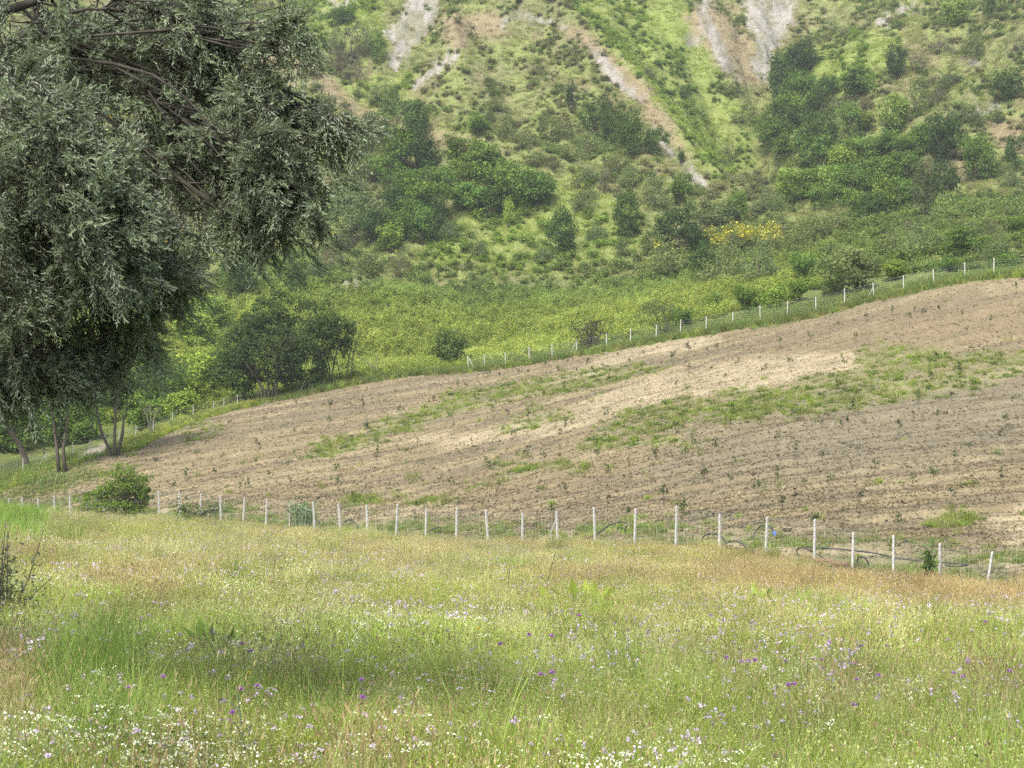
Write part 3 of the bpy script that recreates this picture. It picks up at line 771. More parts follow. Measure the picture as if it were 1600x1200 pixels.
clus = sstep(.55, .62, fbm(x / 4, y / 6, 263, 3)); kind = np.where((r > .45) & (clus > .5), 2, kind)
kind = np.where((r > .62) & (heath > .4), rng.choice([2, 3, 3], n), kind)
kind = np.where((och > .3) & (r < .8), 1, kind)
kind = np.where((lus > .5) & (kind == 1), 0, kind); kind = np.where((lus > .5) & (kind == 3), 4, kind)
kind = np.where((y < 232) & (r > .7), rng.choice([2, 4, 4], n), kind)
keep = (rng.uniform(0, 1, n) > chk * 1.1) & (rng.uniform(0, 1, n) > flat) & (rng.uniform(0, 1, n) > och * .55)
x2, y2, z2, kind, lus = x[keep], y[keep], z[keep], kind[keep], lus[keep]; n = len(x2)
s = rng.uniform(.6, 1.25, n) * np.where(kind >= 2, rng.uniform(.7, 1.5, n), 1.0)
v = (.72 + .56 * fbm(x2 / 6, y2 / 8, 264, 3))[:, None] * rng.uniform(.85, 1.15, (n, 1))
tint = v * np.where(lus[:, None] > .5, np.array([1.12, 1.2, .85]), np.ones(3))
scatter("hill_turf", scrub, np.stack([x2, y2, z2 - .1], 1), np.stack([rng.normal(0, .1, n), rng.normal(0, .1, n), rng.uniform(0, 6.28, n)], 1), np.stack([s, s, s * rng.uniform(.7, 1.2, n)], 1),
        kind * 2 + rng.integers(0, 2, n), tint, "rough turf and low heathy scrub covering the eroded hillside", "scrub")
# bright scrub
x, y = hill_points(46000, 150, 226)
pp = 800 + FPX * x / y; z = H(x, y); p, q = proj(x, y, z)
flat = sstep(214, 206, y + (fbm(x / 9, y / 9, 260, 3) - .5) * 16) * sstep(1330, 1150, p) * sstep(-200, -60, p)
bare = poly_mask(p, q, CHALK[9], 6)
keep = (rng.uniform(0, 1, len(x)) < flat * .85) & (y > d_back(pp) + 3.0) & (bare < .3)
x, y, z = x[keep], y[keep], z[keep]; n = len(x)
s = rng.uniform(.5, 1.0, n) * (.55 + .8 * fbm(x / 5, y / 6, 266, 3))
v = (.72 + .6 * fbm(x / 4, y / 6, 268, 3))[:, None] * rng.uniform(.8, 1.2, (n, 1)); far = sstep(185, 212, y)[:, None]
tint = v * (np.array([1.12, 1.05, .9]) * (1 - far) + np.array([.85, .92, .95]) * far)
kind = np.where(rng.uniform(0, 1, n) < .75, 5, 6)
scatter("bright_scrub", scrub, np.stack([x, y, z - .1], 1), np.stack([rng.normal(0, .08, n), rng.normal(0, .08, n), rng.uniform(0, 6.28, n)], 1), np.stack([s, s, s], 1),
        kind * 2 + rng.integers(0, 2, n), tint, "dense yellow green scrub filling the flat beyond the upper fence", "scrub")

# ------------------------------------------------------------------ trees and bushes
def crown_arrays(rng, n_clump, per, leaf, shape='round', sparse=0.0, lumpy=.3, base=(.5, .5, .5), up=.5, clump=.17, droop=0.0):
    """unit crown: about 1 wide, 1 high, standing on z = 0"""
    d = rand_dirs(rng, n_clump); rr = rng.uniform(.25, 1, n_clump) ** .45
    lob = rand_dirs(rng, 7); amp = rng.uniform(-lumpy, lumpy, 7)
    fac = 1 + sum(a * np.clip((d @ l) * 2 - .8, 0, 1) for a, l in zip(amp, lob))
    c = d * (rr * fac)[:, None] * .42
    if shape == 'round': c = c * [1, 1, 1.0] + [0, 0, .52]
    elif shape == 'cone':
        c = c + [0, 0, .5]; k = np.clip(1.25 - c[:, 2] * 1.15, .12, 1); c[:, :2] *= k[:, None]
    elif shape == 'wide': c = c * [1.1, 1.1, .8] + [0, 0, .5]
    elif shape == 'low':  c = np.abs(c) * np.sign(c) * [1.1, 1.1, .9]; c[:, 2] = np.abs(c[:, 2]) * 1.9 + .05
    elif shape == 'upright':
        c = c * [.9, .9, 1.05] + [0, 0, .5]; c[:, :2] *= (.55 + .6 * c[:, 2:3])
    m = n_clump * per
    ci = np.repeat(np.arange(n_clump), per)
    cr = clump * rng.uniform(.6, 1.3, n_clump)
    off = rand_dirs(rng, m) * (rng.uniform(0, 1, m) ** .5 * cr[ci])[:, None] * [1, 1, .75]
    p = c[ci] + off; p[:, 2] -= droop * rng.uniform(0, 1, m)
    p[:, 2] = np.maximum(p[:, 2], .0)
    ctr = np.array([0, 0, .5])
    out = unit(c - ctr)[ci]
    nrm = unit(unit(off) * .7 + out * .3 + [0, 0, up] + rand_dirs(rng, m) * .55)
    di = unit(np.cross(nrm, rand_dirs(rng, m)) + unit(off) * .4)
    ln = leaf * rng.uniform(.7, 1.35, m)
    val = (rng.uniform(.78, 1.18, n_clump)[ci] * rng.uniform(.8, 1.2, m))[:, None]
    fresh = ((rng.uniform(0, 1, m) < .25) & (off[:, 2] > 0))[:, None]
    col = np.asarray(base)[None] * val * np.where(fresh, np.array([1.35, 1.25, .95]), 1.0)
    return p, nrm, di, ln, col, c

def crown_mesh(seed, kind='kite', width=.55, mat=None, **kw):
    rng = np.random.default_rng(seed)
    p, nrm, di, ln, col, c = crown_arrays(rng, **kw)
    v, f, cc = leaf_quads(p, nrm, di, ln, ln * width, col, kind)
    return mesh_from("crown", v, f, mat or M_LEAF, cc), c

def trunk_mesh(seed, c, r=.035, stems=1, top=.55, limbs=7, mat=None):
    rng = np.random.default_rng(seed); mb = MB()
    for s in range(stems):
        b = np.array([rng.normal(0, .03), rng.normal(0, .03), -.04]) * (stems > 1) + np.array([0, 0, -.04 * (stems == 1)])
        e = np.array([rng.normal(0, .05 + .05 * (stems > 1)), rng.normal(0, .05 + .05 * (stems > 1)), top])
        mid = (b + e) / 2 + rng.normal(0, .025, 3)
        rr = r / stems ** .5
        mb.tube([b, mid, e], [rr, rr * .7, rr * .3], 6)
        for k in range(max(1, limbs // stems)):
            t = c[rng.integers(0, len(c))] * [.85, .85, .95]; s0 = mid + (e - mid) * rng.uniform(-.3, .9)
            mb.tube([s0, (s0 + t) / 2 + rng.normal(0, .03, 3), t], [rr * .4, rr * .25, rr * .08], 4, cap=False)
    return mb.mesh("trunk", mat or M_BARK, True)

KINDS = {}
def register(kind, variants, trunk_kw, **kw):
    L = []
    for i in range(variants):
        m, c = crown_mesh(hash_seed(kind) + i, **kw)
        L.append((m, trunk_mesh(hash_seed(kind) + 50 + i, c, **trunk_kw)))
    KINDS[kind] = L
def hash_seed(k): return sum(ord(ch) * (i + 3) for i, ch in enumerate(k)) * 7
register('dark', 4, dict(r=.03, stems=2), n_clump=85, per=42, leaf=.052, shape='round', lumpy=.85, clump=.15)
register('mid', 4, dict(r=.03, stems=2), n_clump=80, per=42, leaf=.054, shape='round', lumpy=.9, clump=.145)
register('grey', 4, dict(r=.025, stems=4, top=.6), n_clump=100, per=30, leaf=.05, width=.4, shape='low', lumpy=.5, clump=.12)
register('light', 3, dict(r=.025, stems=3), n_clump=70, per=36, leaf=.06, shape='upright', lumpy=.5, clump=.13)
register('pine', 2, dict(r=.03, stems=1, top=.9), n_clump=70, per=34, leaf=.06, width=.3, shape='cone', lumpy=.3, clump=.10)
register('heath', 3, dict(r=.02, stems=6, top=.7, limbs=18), n_clump=70, per=20, leaf=.045, width=.35, shape='low', lumpy=.5, clump=.10)
KCOL = {'dark': (.064, .115, .034), 'mid': (.118, .200, .045), 'grey': (.155, .200, .085), 'light': (.195, .285, .060), 'pine': (.095, .130, .062), 'heath': (.135, .130, .085)}
def blossom_mesh(seed, few=False):
    rng = np.random.default_rng(seed); mb = MB()
    d = rand_dirs(rng, 90); d[:, 2] = np.abs(d[:, 2]); p = d * [.46, .46, .75] * rng.uniform(.75, 1.08, (90, 1)) + [0, 0, .18]
    p = p[p[:, 2] > .42]
    if few: p = p[p[:, 0] > .12][:14]
    bits(mb, rng, p, .05, (.56, .52, .08), 6 if not few else 4, .04, 1, .25)
    return mb.mesh("blossom", M_OWN)
BLOSSOM = [blossom_mesh(900), blossom_mesh(901)]; BLOSSOM_FEW = [blossom_mesh(902, True), blossom_mesh(903, True)]

def place_bush(px, py, w, h, kind, label, group, category='bush', name='bush', dmin=140.0, blossom=False, rng=random.Random(5), up_fac=1.0):
    """px,py: crown centre in the photograph, w,h its size in photo pixels"""
    g = at(px, py + h * .45, dmin)
    d = g.y; W = w / FPX * d * 1.32; Hh = h / FPX * d * 1.42
    cm, tm = rng.choice(KINDS[kind])
    o = thing(name, label, category, (g.x, g.y, g.z - .15), group, rng.uniform(0, 6.28), (W, W * .95, Hh))
    base = KCOL[kind]; v = rng.uniform(.82, 1.2); hue = rng.uniform(-.08, .08)
    c = add("crown", cm, o); c.color = (base[0] * v * (1 + hue) * 2, base[1] * v * 2, base[2] * v * (1 - hue) * 2, 1)
    add("trunk" if category == 'tree' else "stem", tm, o)
    if blossom: add("blossom", rng.choice(BLOSSOM_FEW if blossom == "few" else BLOSSOM), o)
    return o

def zoom(ox, oy, items):
    return [(ox + a / 2.6667, oy + b / 2.6667, w / 2.6667, h / 2.6667, k) for a, b, w, h, k in items]
KW = {'dark': "dark green leafy", 'mid': "mid green broad-crowned", 'grey': "grey green feathery", 'light': "light yellow green", 'pine': "slim conical bluish", 'heath': "brownish twiggy"}
def bushes(items, where, group, tree=True):
    by = {}
    for it in items: by.setdefault((it[4], tree and it[4] in ('dark', 'mid', 'light', 'pine') and it[3] * it[2] > 1200), []).append(it)
    for px, py, w, h, k in items:
        mates = by[(k, tree and k in ('dark', 'mid', 'light', 'pine') and h * w > 1200)]; lead = ""; tail = ""
        if len(mates) > 2:
            a_ = sorted(i[2] * i[3] for i in mates); y_ = sorted(i[1] for i in mates); n_ = len(mates)
            lead = "large " if w * h >= a_[-max(1, n_ // 3)] else ("small " if w * h <= a_[max(0, n_ // 3 - 1)] else "middling ")
            tail = ", higher up" if py <= y_[(n_ - 1) // 3] else (", lower down" if py > y_[(2 * n_) // 3 - 1] else ", halfway up")
        big = tree and k in ('dark', 'mid', 'light', 'pine') and h * w > 1200
        place_bush(px, py, w, h, k, "%s%s %s %s%s" % (lead, KW[k], "tree" if big else "shrub", where, tail), "%s: %s%s %s%s" % (group, lead, KW[k], "trees" if big else "shrubs", tail),
                   "tree" if big else "shrub", "hill_tree" if big else "hill_shrub")
d, m, g, l, p_, hh = 'dark', 'mid', 'grey', 'light', 'pine', 'heath'
bushes(zoom(400, 0, [(510, 570, 100, 110, d), (640, 540, 130, 150, d), (600, 640, 160, 140, m), (700, 670, 130, 140, d), (830, 630, 110, 90, m), (760, 770, 110, 100, m), (470, 690, 170, 140, g), (430, 850, 200, 200, g),
    (400, 940, 160, 140, g), (560, 840, 120, 110, d), (640, 790, 160, 110, m), (690, 860, 200, 150, m), (690, 960, 110, 130, m), (740, 930, 100, 130, d), (580, 960, 120, 110, m), (560, 1010, 130, 100, l), (640, 900, 130, 100, m),
    (930, 690, 190, 130, m), (900, 720, 120, 100, m), (990, 700, 110, 120, m), (1010, 790, 190, 150, m), (870, 830, 150, 110, m), (1180, 800, 160, 150, m), (1130, 830, 100, 90, m), (970, 860, 120, 90, d), (470, 540, 60, 90, d),
    (520, 720, 120, 100, m), (360, 800, 120, 120, g), (480, 960, 120, 110, d)]),
    "in the grove below the ochre crest", "grove below the ochre crest")
bushes(zoom(400, 0, [(1420, 970, 90, 90, g), (1530, 1030, 80, 90, g), (1050, 910, 50, 100, l), (920, 1030, 80, 80, g), (810, 960, 90, 80, g), (1200, 1060, 90, 70, g), (860, 1110, 120, 40, hh), (710, 1110, 60, 50, hh),
    (600, 1120, 100, 90, hh), (470, 1090, 120, 90, g), (300, 1080, 130, 110, hh), (240, 1130, 120, 90, g), (400, 1010, 100, 60, hh)]),
    "on the grassy shelf at the hill foot", "shelf at the hill foot", False)
bushes(zoom(400, 0, [(1420, 510, 120, 120, d), (1500, 560, 110, 130, d), (1560, 600, 100, 160, d), (1380, 620, 120, 130, g), (1500, 680, 100, 90, g), (1030, 540, 90, 100, g), (920, 540, 100, 80, m), (1000, 430, 100, 70, g), (960, 490, 80, 60, g),
    (1260, 550, 140, 100, g), (1310, 420, 50, 80, d), (1380, 730, 100, 70, g), (1120, 580, 90, 70, g), (1360, 840, 110, 90, g), (1450, 760, 70, 110, hh), (1160, 660, 110, 60, g), (1240, 690, 90, 60, hh), (1300, 640, 90, 70, g), (1560, 740, 90, 80, g)]),
    "on the lower face of the cone-shaped spur", "lower face of the spur")
bushes(zoom(400, 0, [(400, 200, 110, 160, hh), (470, 170, 90, 120, g), (350, 270, 90, 100, hh), (500, 220, 60, 110, m), (510, 390, 110, 100, g), (420, 300, 80, 100, hh), (550, 440, 90, 70, g), (370, 70, 100, 70, m), (330, 180, 80, 90, g)]),
    "in the narrow gully behind the ochre crest", "gully behind the ochre crest", False)
bushes(zoom(1000, 0, [(680, 250, 120, 100, d), (620, 310, 150, 120, d), (590, 380, 120, 120, d), (680, 390, 130, 110, m), (740, 470, 110, 120, d), (640, 480, 150, 110, m), (900, 370, 150, 110, m), (780, 390, 100, 80, d), (560, 560, 150, 120, m),
    (600, 520, 120, 100, d), (680, 610, 100, 90, m), (780, 580, 120, 120, d), (870, 520, 90, 120, m), (1060, 500, 130, 130, l), (940, 520, 100, 70, l), (850, 450, 100, 80, hh), (940, 430, 110, 70, hh), (720, 560, 110, 100, d)]),
    "climbing the ravine under the white scree", "ravine under the white scree")
bushes(zoom(1000, 0, [(600, 640, 120, 100, m), (690, 700, 110, 100, m), (760, 660, 130, 110, m), (840, 700, 150, 110, l), (920, 650, 150, 110, m), (1020, 630, 150, 110, m), (1110, 640, 130, 110, m), (1180, 600, 120, 110, m), (1260, 610, 140, 150, d),
    (1270, 580, 100, 100, m), (1090, 700, 130, 110, m), (1000, 720, 130, 110, m), (1200, 720, 120, 110, g), (1270, 780, 120, 130, d), (1100, 820, 140, 130, m), (1020, 840, 120, 130, l), (950, 770, 140, 120, m),
    (870, 790, 130, 130, m), (800, 790, 130, 120, l), (700, 780, 150, 110, m), (620, 790, 120, 110, l), (740, 840, 100, 90, m), (900, 870, 120, 110, m), (980, 880, 110, 90, d), (1180, 840, 140, 180, p_)]),
    "in the grove at the ravine mouth", "grove at the mouth of the ravine")
bushes(zoom(1000, 0, [(1150, 420, 110, 120, g), (1060, 280, 90, 110, d), (1460, 40, 60, 80, d), (1410, 200, 60, 110, g), (1540, 380, 120, 110, d), (1380, 190, 90, 80, g), (1390, 690, 120, 160, m), (1470, 690, 110, 110, g), (1570, 660, 90, 120, d),
    (1540, 740, 90, 90, g), (1570, 810, 60, 70, g), (1310, 330, 100, 80, g), (1240, 400, 110, 80, hh), (1140, 260, 110, 80, hh), (1480, 480, 110, 70, g), (1350, 480, 110, 70, g), (1570, 190, 70, 80, hh), (1240, 190, 110, 80, hh), (1220, 330, 90, 70, hh)]),
    "on the steep slope beside the ravine", "steep side slope of the ravine")
bushes(zoom(1000, 0, [(190, 395, 50, 50, d), (370, 365, 90, 60, g), (60, 610, 80, 90, d), (370, 630, 60, 90, g), (170, 655, 40, 40, d), (500, 750, 60, 40, hh), (240, 790, 70, 50, g), (30, 300, 80, 60, g), (430, 490, 90, 50, g)]),
    "on the pale green flank between the scree chutes", "flank between the scree chutes", False)
bushes(zoom(1000, 0, [(60, 820, 120, 110, g), (160, 820, 100, 100, m), (320, 890, 200, 100, g), (410, 880, 100, 110, m), (520, 850, 120, 80, g), (820, 930, 150, 110, g), (700, 970, 160, 100, g), (660, 1030, 150, 100, g),
    (360, 1120, 200, 130, g), (500, 1110, 170, 160, g), (280, 1130, 130, 120, d), (680, 1140, 130, 120, m), (1180, 1010, 160, 110, g), (1340, 1030, 150, 100, m), (1400, 970, 140, 90, g), (1480, 960, 80, 100, hh),
    (1060, 1010, 130, 90, g), (1130, 950, 130, 80, hh), (1250, 930, 110, 70, g), (1500, 1040, 120, 90, g), (1570, 960, 90, 80, m), (440, 960, 110, 70, g), (590, 930, 100, 70, g)]),
    "in the thicket below the hill", "thicket below the hill")
bushes(zoom(1000, 400, [(80, 230, 130, 80, g), (180, 270, 110, 70, m), (440, 200, 120, 110, m), (560, 190, 120, 90, l), (660, 190, 110, 90, m), (1290, 95, 100, 60, m), (310, 210, 90, 80, l), (1060, 130, 130, 70, l), (1540, 50, 110, 70, m), (800, 190, 110, 60, g)]),
    "just behind the upper fence", "shrubs behind the upper fence", False)
bushes([(300, 610, 80, 70, l), (340, 590, 70, 60, l), (250, 625, 90, 70, m), (285, 640, 60, 50, l), (325, 500, 70, 44, l), (300, 520, 80, 60, l), (225, 655, 70, 50, l), (130, 660, 80, 70, m), (90, 690, 70, 60, m), (30, 690, 80, 60, m), (130, 695, 50, 40, m),
        (70, 660, 70, 70, l), (375, 610, 60, 60, m), (5, 660, 80, 80, m), (215, 600, 90, 80, l), (160, 620, 80, 80, m), (-40, 680, 90, 80, m), (-120, 670, 100, 90, m)],
       "crowding the low corner behind the field trees", "low corner behind the field trees", False)

def one(px, py, w, h, k, label, category='tree', name=None, dmin=140.0, blossom=False, color=None):
    o = place_bush(px, py, w, h, k, label, None, category, name or ("hill_" + category), dmin, blossom)
    if color: o.children[0].color = (*color, 1)
    return o
one(880, 375, 42, 56, d, "small dark pointed tree alone on the grassy shelf")
one(981, 348, 38, 56, d, "small dark tree beside bare brown bank at the shelf's edge")
one(373, 437, 46, 60, d, "dark green round tree in front of the brown heath bank", dmin=190)
one(459, 438, 40, 46, d, "smaller dark green tree next to the round one by the heath bank", dmin=190)
one(1060, 371, 70, 54, d, "big dark green dome-shaped bush above the yellow broom", 'bush')
one(1491, 26, 44, 38, l, "bright green bush high up by the grey scree", 'bush')
one(1340, 428, 88, 64, 'mid', "large willowy green bush overhanging the braced upper fence post", 'bush', dmin=132, color=(.31, .40, .16))
one(703, 555, 58, 52, l, "round open-crowned shrub standing alone on the scrub flat", 'shrub', dmin=150, color=(.22, .32, .10))
one(1045, 412, 76, 48, g, "grey green broom bush with few yellow blooms on one side", 'bush', blossom="few")
for i, (px, py, w, h) in enumerate([(1150, 383, 54, 42), (1180, 380, 44, 36), (1206, 384, 34, 44), (1110, 374, 24, 26), (1128, 384, 34, 26)]):
    place_bush(px, py, w, h, 'grey', "broom bush covered in yellow blossom beside the dark dome bush", "yellow broom thicket", 'bush', 'broom_bush', 140, True)
for i, (px, py, w, h) in enumerate([(531, 379, 34, 26), (520, 385, 24, 20), (625, 403, 22, 18), (902, 285, 26, 22), (919, 302, 32, 22), (905, 268, 18, 16), (560, 144, 18, 14), (537, 162, 18, 12), (1125, 252, 24, 14), (1497, 222, 16, 14), (1168, 298, 14, 12), (1240, 250, 16, 12)]):
    place_bush(px, py, w, h, 'grey', "small broom bush with scattered yellow blossom on the open hillside", "small yellow broom bushes", 'bush', 'broom_bush', 140, "few")

# ------------------------------------------------------------------ trees along the field
def field_tree(name, label, base_px, crown_px, stems, n_clump, per, leaf, color, dmin, seed, shape='round', spread=.16, stem_r=.11, depth=None, group=None, clump=.14, lumpy=.5, width=.5):
    """base_px: foot of the trunk; crown_px: (x, y, w, h) of the crown; stems: list of pixel polylines that rise from the foot"""
    rng = np.random.default_rng(seed)
    g = at(base_px[0], base_px[1], dmin) if depth is None else Vector(((base_px[0] - 800) / FPX * depth, depth, gz((base_px[0] - 800) / FPX * depth, depth)))
    d = g.y; s = d / FPX
    o = thing(name, label, "tree", (g.x, g.y, g.z), group)
    parts = crown_px if isinstance(crown_px, list) else [crown_px]; area = sum(q[2] * q[3] for q in parts); acc = [[], [], []]; cs = []; n0 = 0
    for cx, cy, w, h in parts:
        C = np.array([(cx - 800) * s - g.x, rng.normal(0, .12) * area ** .5 * s, EYE + (600 - cy) * s - g.z]); W = w * s; Hh = h * s
        p, nrm, di, ln, col, c = crown_arrays(rng, max(8, int(n_clump * w * h / area)), per, leaf / W, shape=shape, lumpy=lumpy, clump=clump)
        S = np.array([W, W * .85, Hh]); p = (p - [0, 0, .5]) * S + C; cs.append((c - [0, 0, .5]) * S + C)
        v, f, cc = leaf_quads(p, nrm, di, ln * W, ln * W * width, col)
        acc[0].append(v); acc[1].append(f + n0); acc[2].append(cc); n0 += len(v)
    v, f, cc = (np.concatenate(q) for q in acc); c = np.concatenate(cs)
    cr = add("crown", mesh_from("crown", v, f, M_LEAF, cc), o); cr.color = (color[0] * 2, color[1] * 2, color[2] * 2, 1)
    mb = MB()
    for st in stems:
        pts = []
        for k, (a, b, *r) in enumerate(st):
            pts.append(np.array([(a - 800) * s - g.x, rng.normal(0, .25) * (k > 0), EYE + (600 - b) * s - g.z]))
        pts[0][2] -= .3
        n = len(pts); rr = [stem_r * (1 - .55 * k / max(1, n - 1)) for k in range(n)]
        mb.tube(pts, rr, 7)
        for k in range(9):
            t = c[rng.integers(0, len(c))]; q = pts[-1] * .7 + pts[-2] * .3 if k % 2 else pts[-1]
            mb.tube([q, (q + t) / 2 + rng.normal(0, .15, 3) - [0, 0, .1], t], [rr[-1] * .6, rr[-1] * .4, .012], 5, cap=False)
    add("trunk", mb.mesh("trunk", M_BARK, True), o)
    return o

field_tree("field_tree", "large dark green multi-stemmed tree at the upper edge of the tilled field", (425, 632), [(445, 490, 110, 80), (385, 540, 95, 90), (430, 545, 130, 110), (370, 580, 80, 70), (460, 575, 80, 80), (410, 500, 80, 70)],
           [[(410, 632), (408, 605), (392, 575)], [(420, 632), (419, 600), (415, 560)], [(424, 632), (427, 600), (440, 570)], [(431, 630), (432, 590), (430, 540)], [(413, 632), (414, 610), (380, 560)]],
           330, 60, .28, (.062, .105, .034), 140, 71, 'round', stem_r=.15, depth=149.5, clump=.12)
field_tree("field_tree", "slimmer leafy tree beside leaning bare stems at the field's upper edge", (516, 606), [(520, 510, 70, 90), (495, 530, 70, 90), (540, 530, 40, 80), (505, 575, 60, 50)],
           [[(515, 606), (515, 575), (505, 540)], [(516, 606), (521, 570), (530, 530)], [(500, 608), (498, 580), (490, 545)]],
           150, 45, .28, (.085, .135, .042), 140, 72, 'upright', stem_r=.10, depth=151.5, clump=.11)
field_tree("field_tree", "thin forked tree with airy green crown behind the round bush", (180, 718), (205, 578, 150, 120),
           [[(177, 724), (168, 700), (158, 675), (153, 648), (146, 610)], [(180, 716), (181, 680), (181, 645), (190, 600)], [(182, 712), (190, 680), (194, 655), (215, 600)]],
           170, 45, .22, (.085, .135, .055), 118, 73, 'wide', stem_r=.15, depth=122.5, clump=.12)
field_tree("field_tree", "pair of ivy-dark upright stems on the grassy mound by the small fence", (98, 736), (95, 592, 150, 150),
           [[(93, 738), (88, 700), (81, 660), (78, 620)], [(102, 738), (101, 700), (104, 665), (108, 620)]],
           150, 42, .24, (.065, .10, .05), 110, 74, 'round', stem_r=.17, depth=119.5, clump=.13)
field_tree("field_tree", "thick-trunked tree leaning over behind the single fence post", (46, 735), (-10, 610, 170, 150),
           [[(46, 736), (38, 712), (27, 688), (12, 665)]],
           150, 42, .24, (.065, .10, .045), 110, 75, 'round', stem_r=.30, depth=127.0, clump=.13)
field_tree("round_bush", "bright green spreading bush with bare underside in front of the lower fence", (205, 828), [(195, 752, 66, 56), (170, 775, 60, 50), (212, 775, 56, 60), (188, 795, 80, 46), (150, 790, 60, 24), (225, 760, 34, 34), (140, 778, 30, 18)],
           [[(205, 832), (196, 800), (180, 780)], [(207, 832), (208, 800), (215, 770)], [(203, 832), (185, 812), (150, 805)], [(208, 830), (198, 805), (200, 770)], [(214, 832), (218, 812), (219, 790)]],
           300, 42, .13, (.15, .225, .05), 80, 76, 'round', stem_r=.06, depth=93.5, clump=.13, lumpy=.7)
bpy.data.objects["round_bush"]["category"] = "bush"

def bare_wood(name, label, category, lines, depth, mat, r0=.05, twigs=10, seed=0, leaves=None):
    """leafless stems given as pixel polylines at one distance, with side twigs"""
    rng = np.random.default_rng(seed); s = depth / FPX
    bx, by = lines[0][0]; X = (bx - 800) * s; gzz = gz(X, depth)
    o = thing(name, label, category, (X, depth, gzz)); mb = MB(); ends = []
    for ln in lines:
        pts = [np.array([(a - 800) * s - X, rng.normal(0, .3) * (k > 0), EYE + (600 - b) * s - gzz]) for k, (a, b) in enumerate(ln)]
        pts[0][2] = min(pts[0][2], 0) - .1
        mb.tube(pts, [r0 * (1 - .75 * k / (len(pts) - 1)) for k in range(len(pts))], 6)
        for k in range(twigs):
            i = rng.integers(0, len(pts) - 1); q = pts[i] + (pts[i + 1] - pts[i]) * rng.uniform(.2, 1)
            L = rng.uniform(.4, 1.0) * np.linalg.norm(pts[-1] - pts[0]) * .3
            e = q + unit(pts[-1] - pts[0] + rng.normal(0, .6, 3) * np.linalg.norm(pts[-1] - pts[0])) * L
            mb.tube([q, (q + e) / 2 + rng.normal(0, .06, 3), e], [r0 * .3, r0 * .2, r0 * .08], 4, cap=False); ends.append(e)
    add("branches", mb.mesh("branches", mat, True), o)
    if leaves:
        E = np.array(ends)[rng.integers(0, len(ends), leaves[0])]; P = E + rng.normal(size=(leaves[0], 3)) * leaves[2]
        m = len(P); L = np.full(m, leaves[1]) * rng.uniform(.7, 1.3, m)
        v, f, c = leaf_quads(P, rand_dirs(rng, m), rand_dirs(rng, m), L, L * .5, np.full((m, 3), .5) * rng.uniform(.7, 1.3, (m, 1)))
        cr = add("leaves", mesh_from("leaves", v, f, M_LEAF, c), o); cr.color = (*leaves[3], 1)
    return o
bare_wood("bare_tree", "dark bare stems leaning beside the slim leafy tree", "tree", [[(541, 606), (543, 575), (548, 545), (558, 500)], [(548, 604), (550, 575), (552, 555), (562, 520)], [(529, 606), (530, 585), (526, 560)]], 152.5, M_BARK, .09, 14, 5)
bare_wood("fallen_branches", "tangle of dry fallen branches by a small tuft at the scrub's edge", "branches", [[(596, 592), (575, 570), (562, 555)], [(598, 590), (585, 572), (572, 560)], [(570, 592), (556, 578), (550, 565)], [(600, 590), (590, 570), (588, 560)]], 153.5, M_DRYWOOD, .05, 12, 6)
bare_wood("dead_branch", "pale forked dead branch lying under the big field tree", "branch", [[(479, 612), (485, 599), (493, 610)], [(500, 607), (505, 600), (509, 594)], [(465, 606), (478, 590)]], 149.3, M_DRYWOOD, .045, 3, 8)
bare_wood("grey_thorn_tree", "small half-bare grey thorn tree beside the upper fence", "tree", [[(922, 556), (921, 535), (912, 510)], [(922, 556), (924, 530), (935, 505)], [(922, 550), (922, 525), (922, 495)], [(922, 545), (908, 525), (902, 512)], [(922, 545), (935, 528), (943, 512)]], 143.5, M_BARK, .09, 16, 9, (900, .22, .35, (.13, .14, .08)))
bare_wood("twiggy_shrub", "thin twiggy shrub growing behind the upper fence posts", "shrub", [[(1036, 528), (1030, 505), (1020, 485)], [(1038, 528), (1042, 505), (1052, 486)], [(1037, 528), (1038, 500), (1036, 480)]], 140.0, M_BARK, .06, 14, 10, (500, .2, .3, (.19, .23, .10)))
bare_wood("pink_twig_shrub", "bare greyish pink twig shrub in the low corner by the grass bank", "shrub", [[(236, 664), (228, 650), (222, 640)], [(237, 664), (240, 650), (248, 640)], [(236, 664), (236, 648), (234, 636)]], 131.0, M_DRYWOOD, .05, 18, 11)

# ------------------------------------------------------------------ fences
def post_mesh(w, h):
    mb = MB(); a = w / 2; b = a * .82; c = b * .6
    v = []
    for z, k in ((-.35, a), (h - .05, b), (h, c)): v += [(-k, -k, z), (k, -k, z), (k, k, z), (-k, k, z)]
    f = [(3, 2, 1, 0), (8, 9, 10, 11)]
    for q in (0, 4):
        for i in range(4): f.append((q + i, q + (i + 1) % 4, q + 4 + (i + 1) % 4, q + 4 + i))
    mb.put(v, f); return mb.mesh("post", M_CONCRETE)

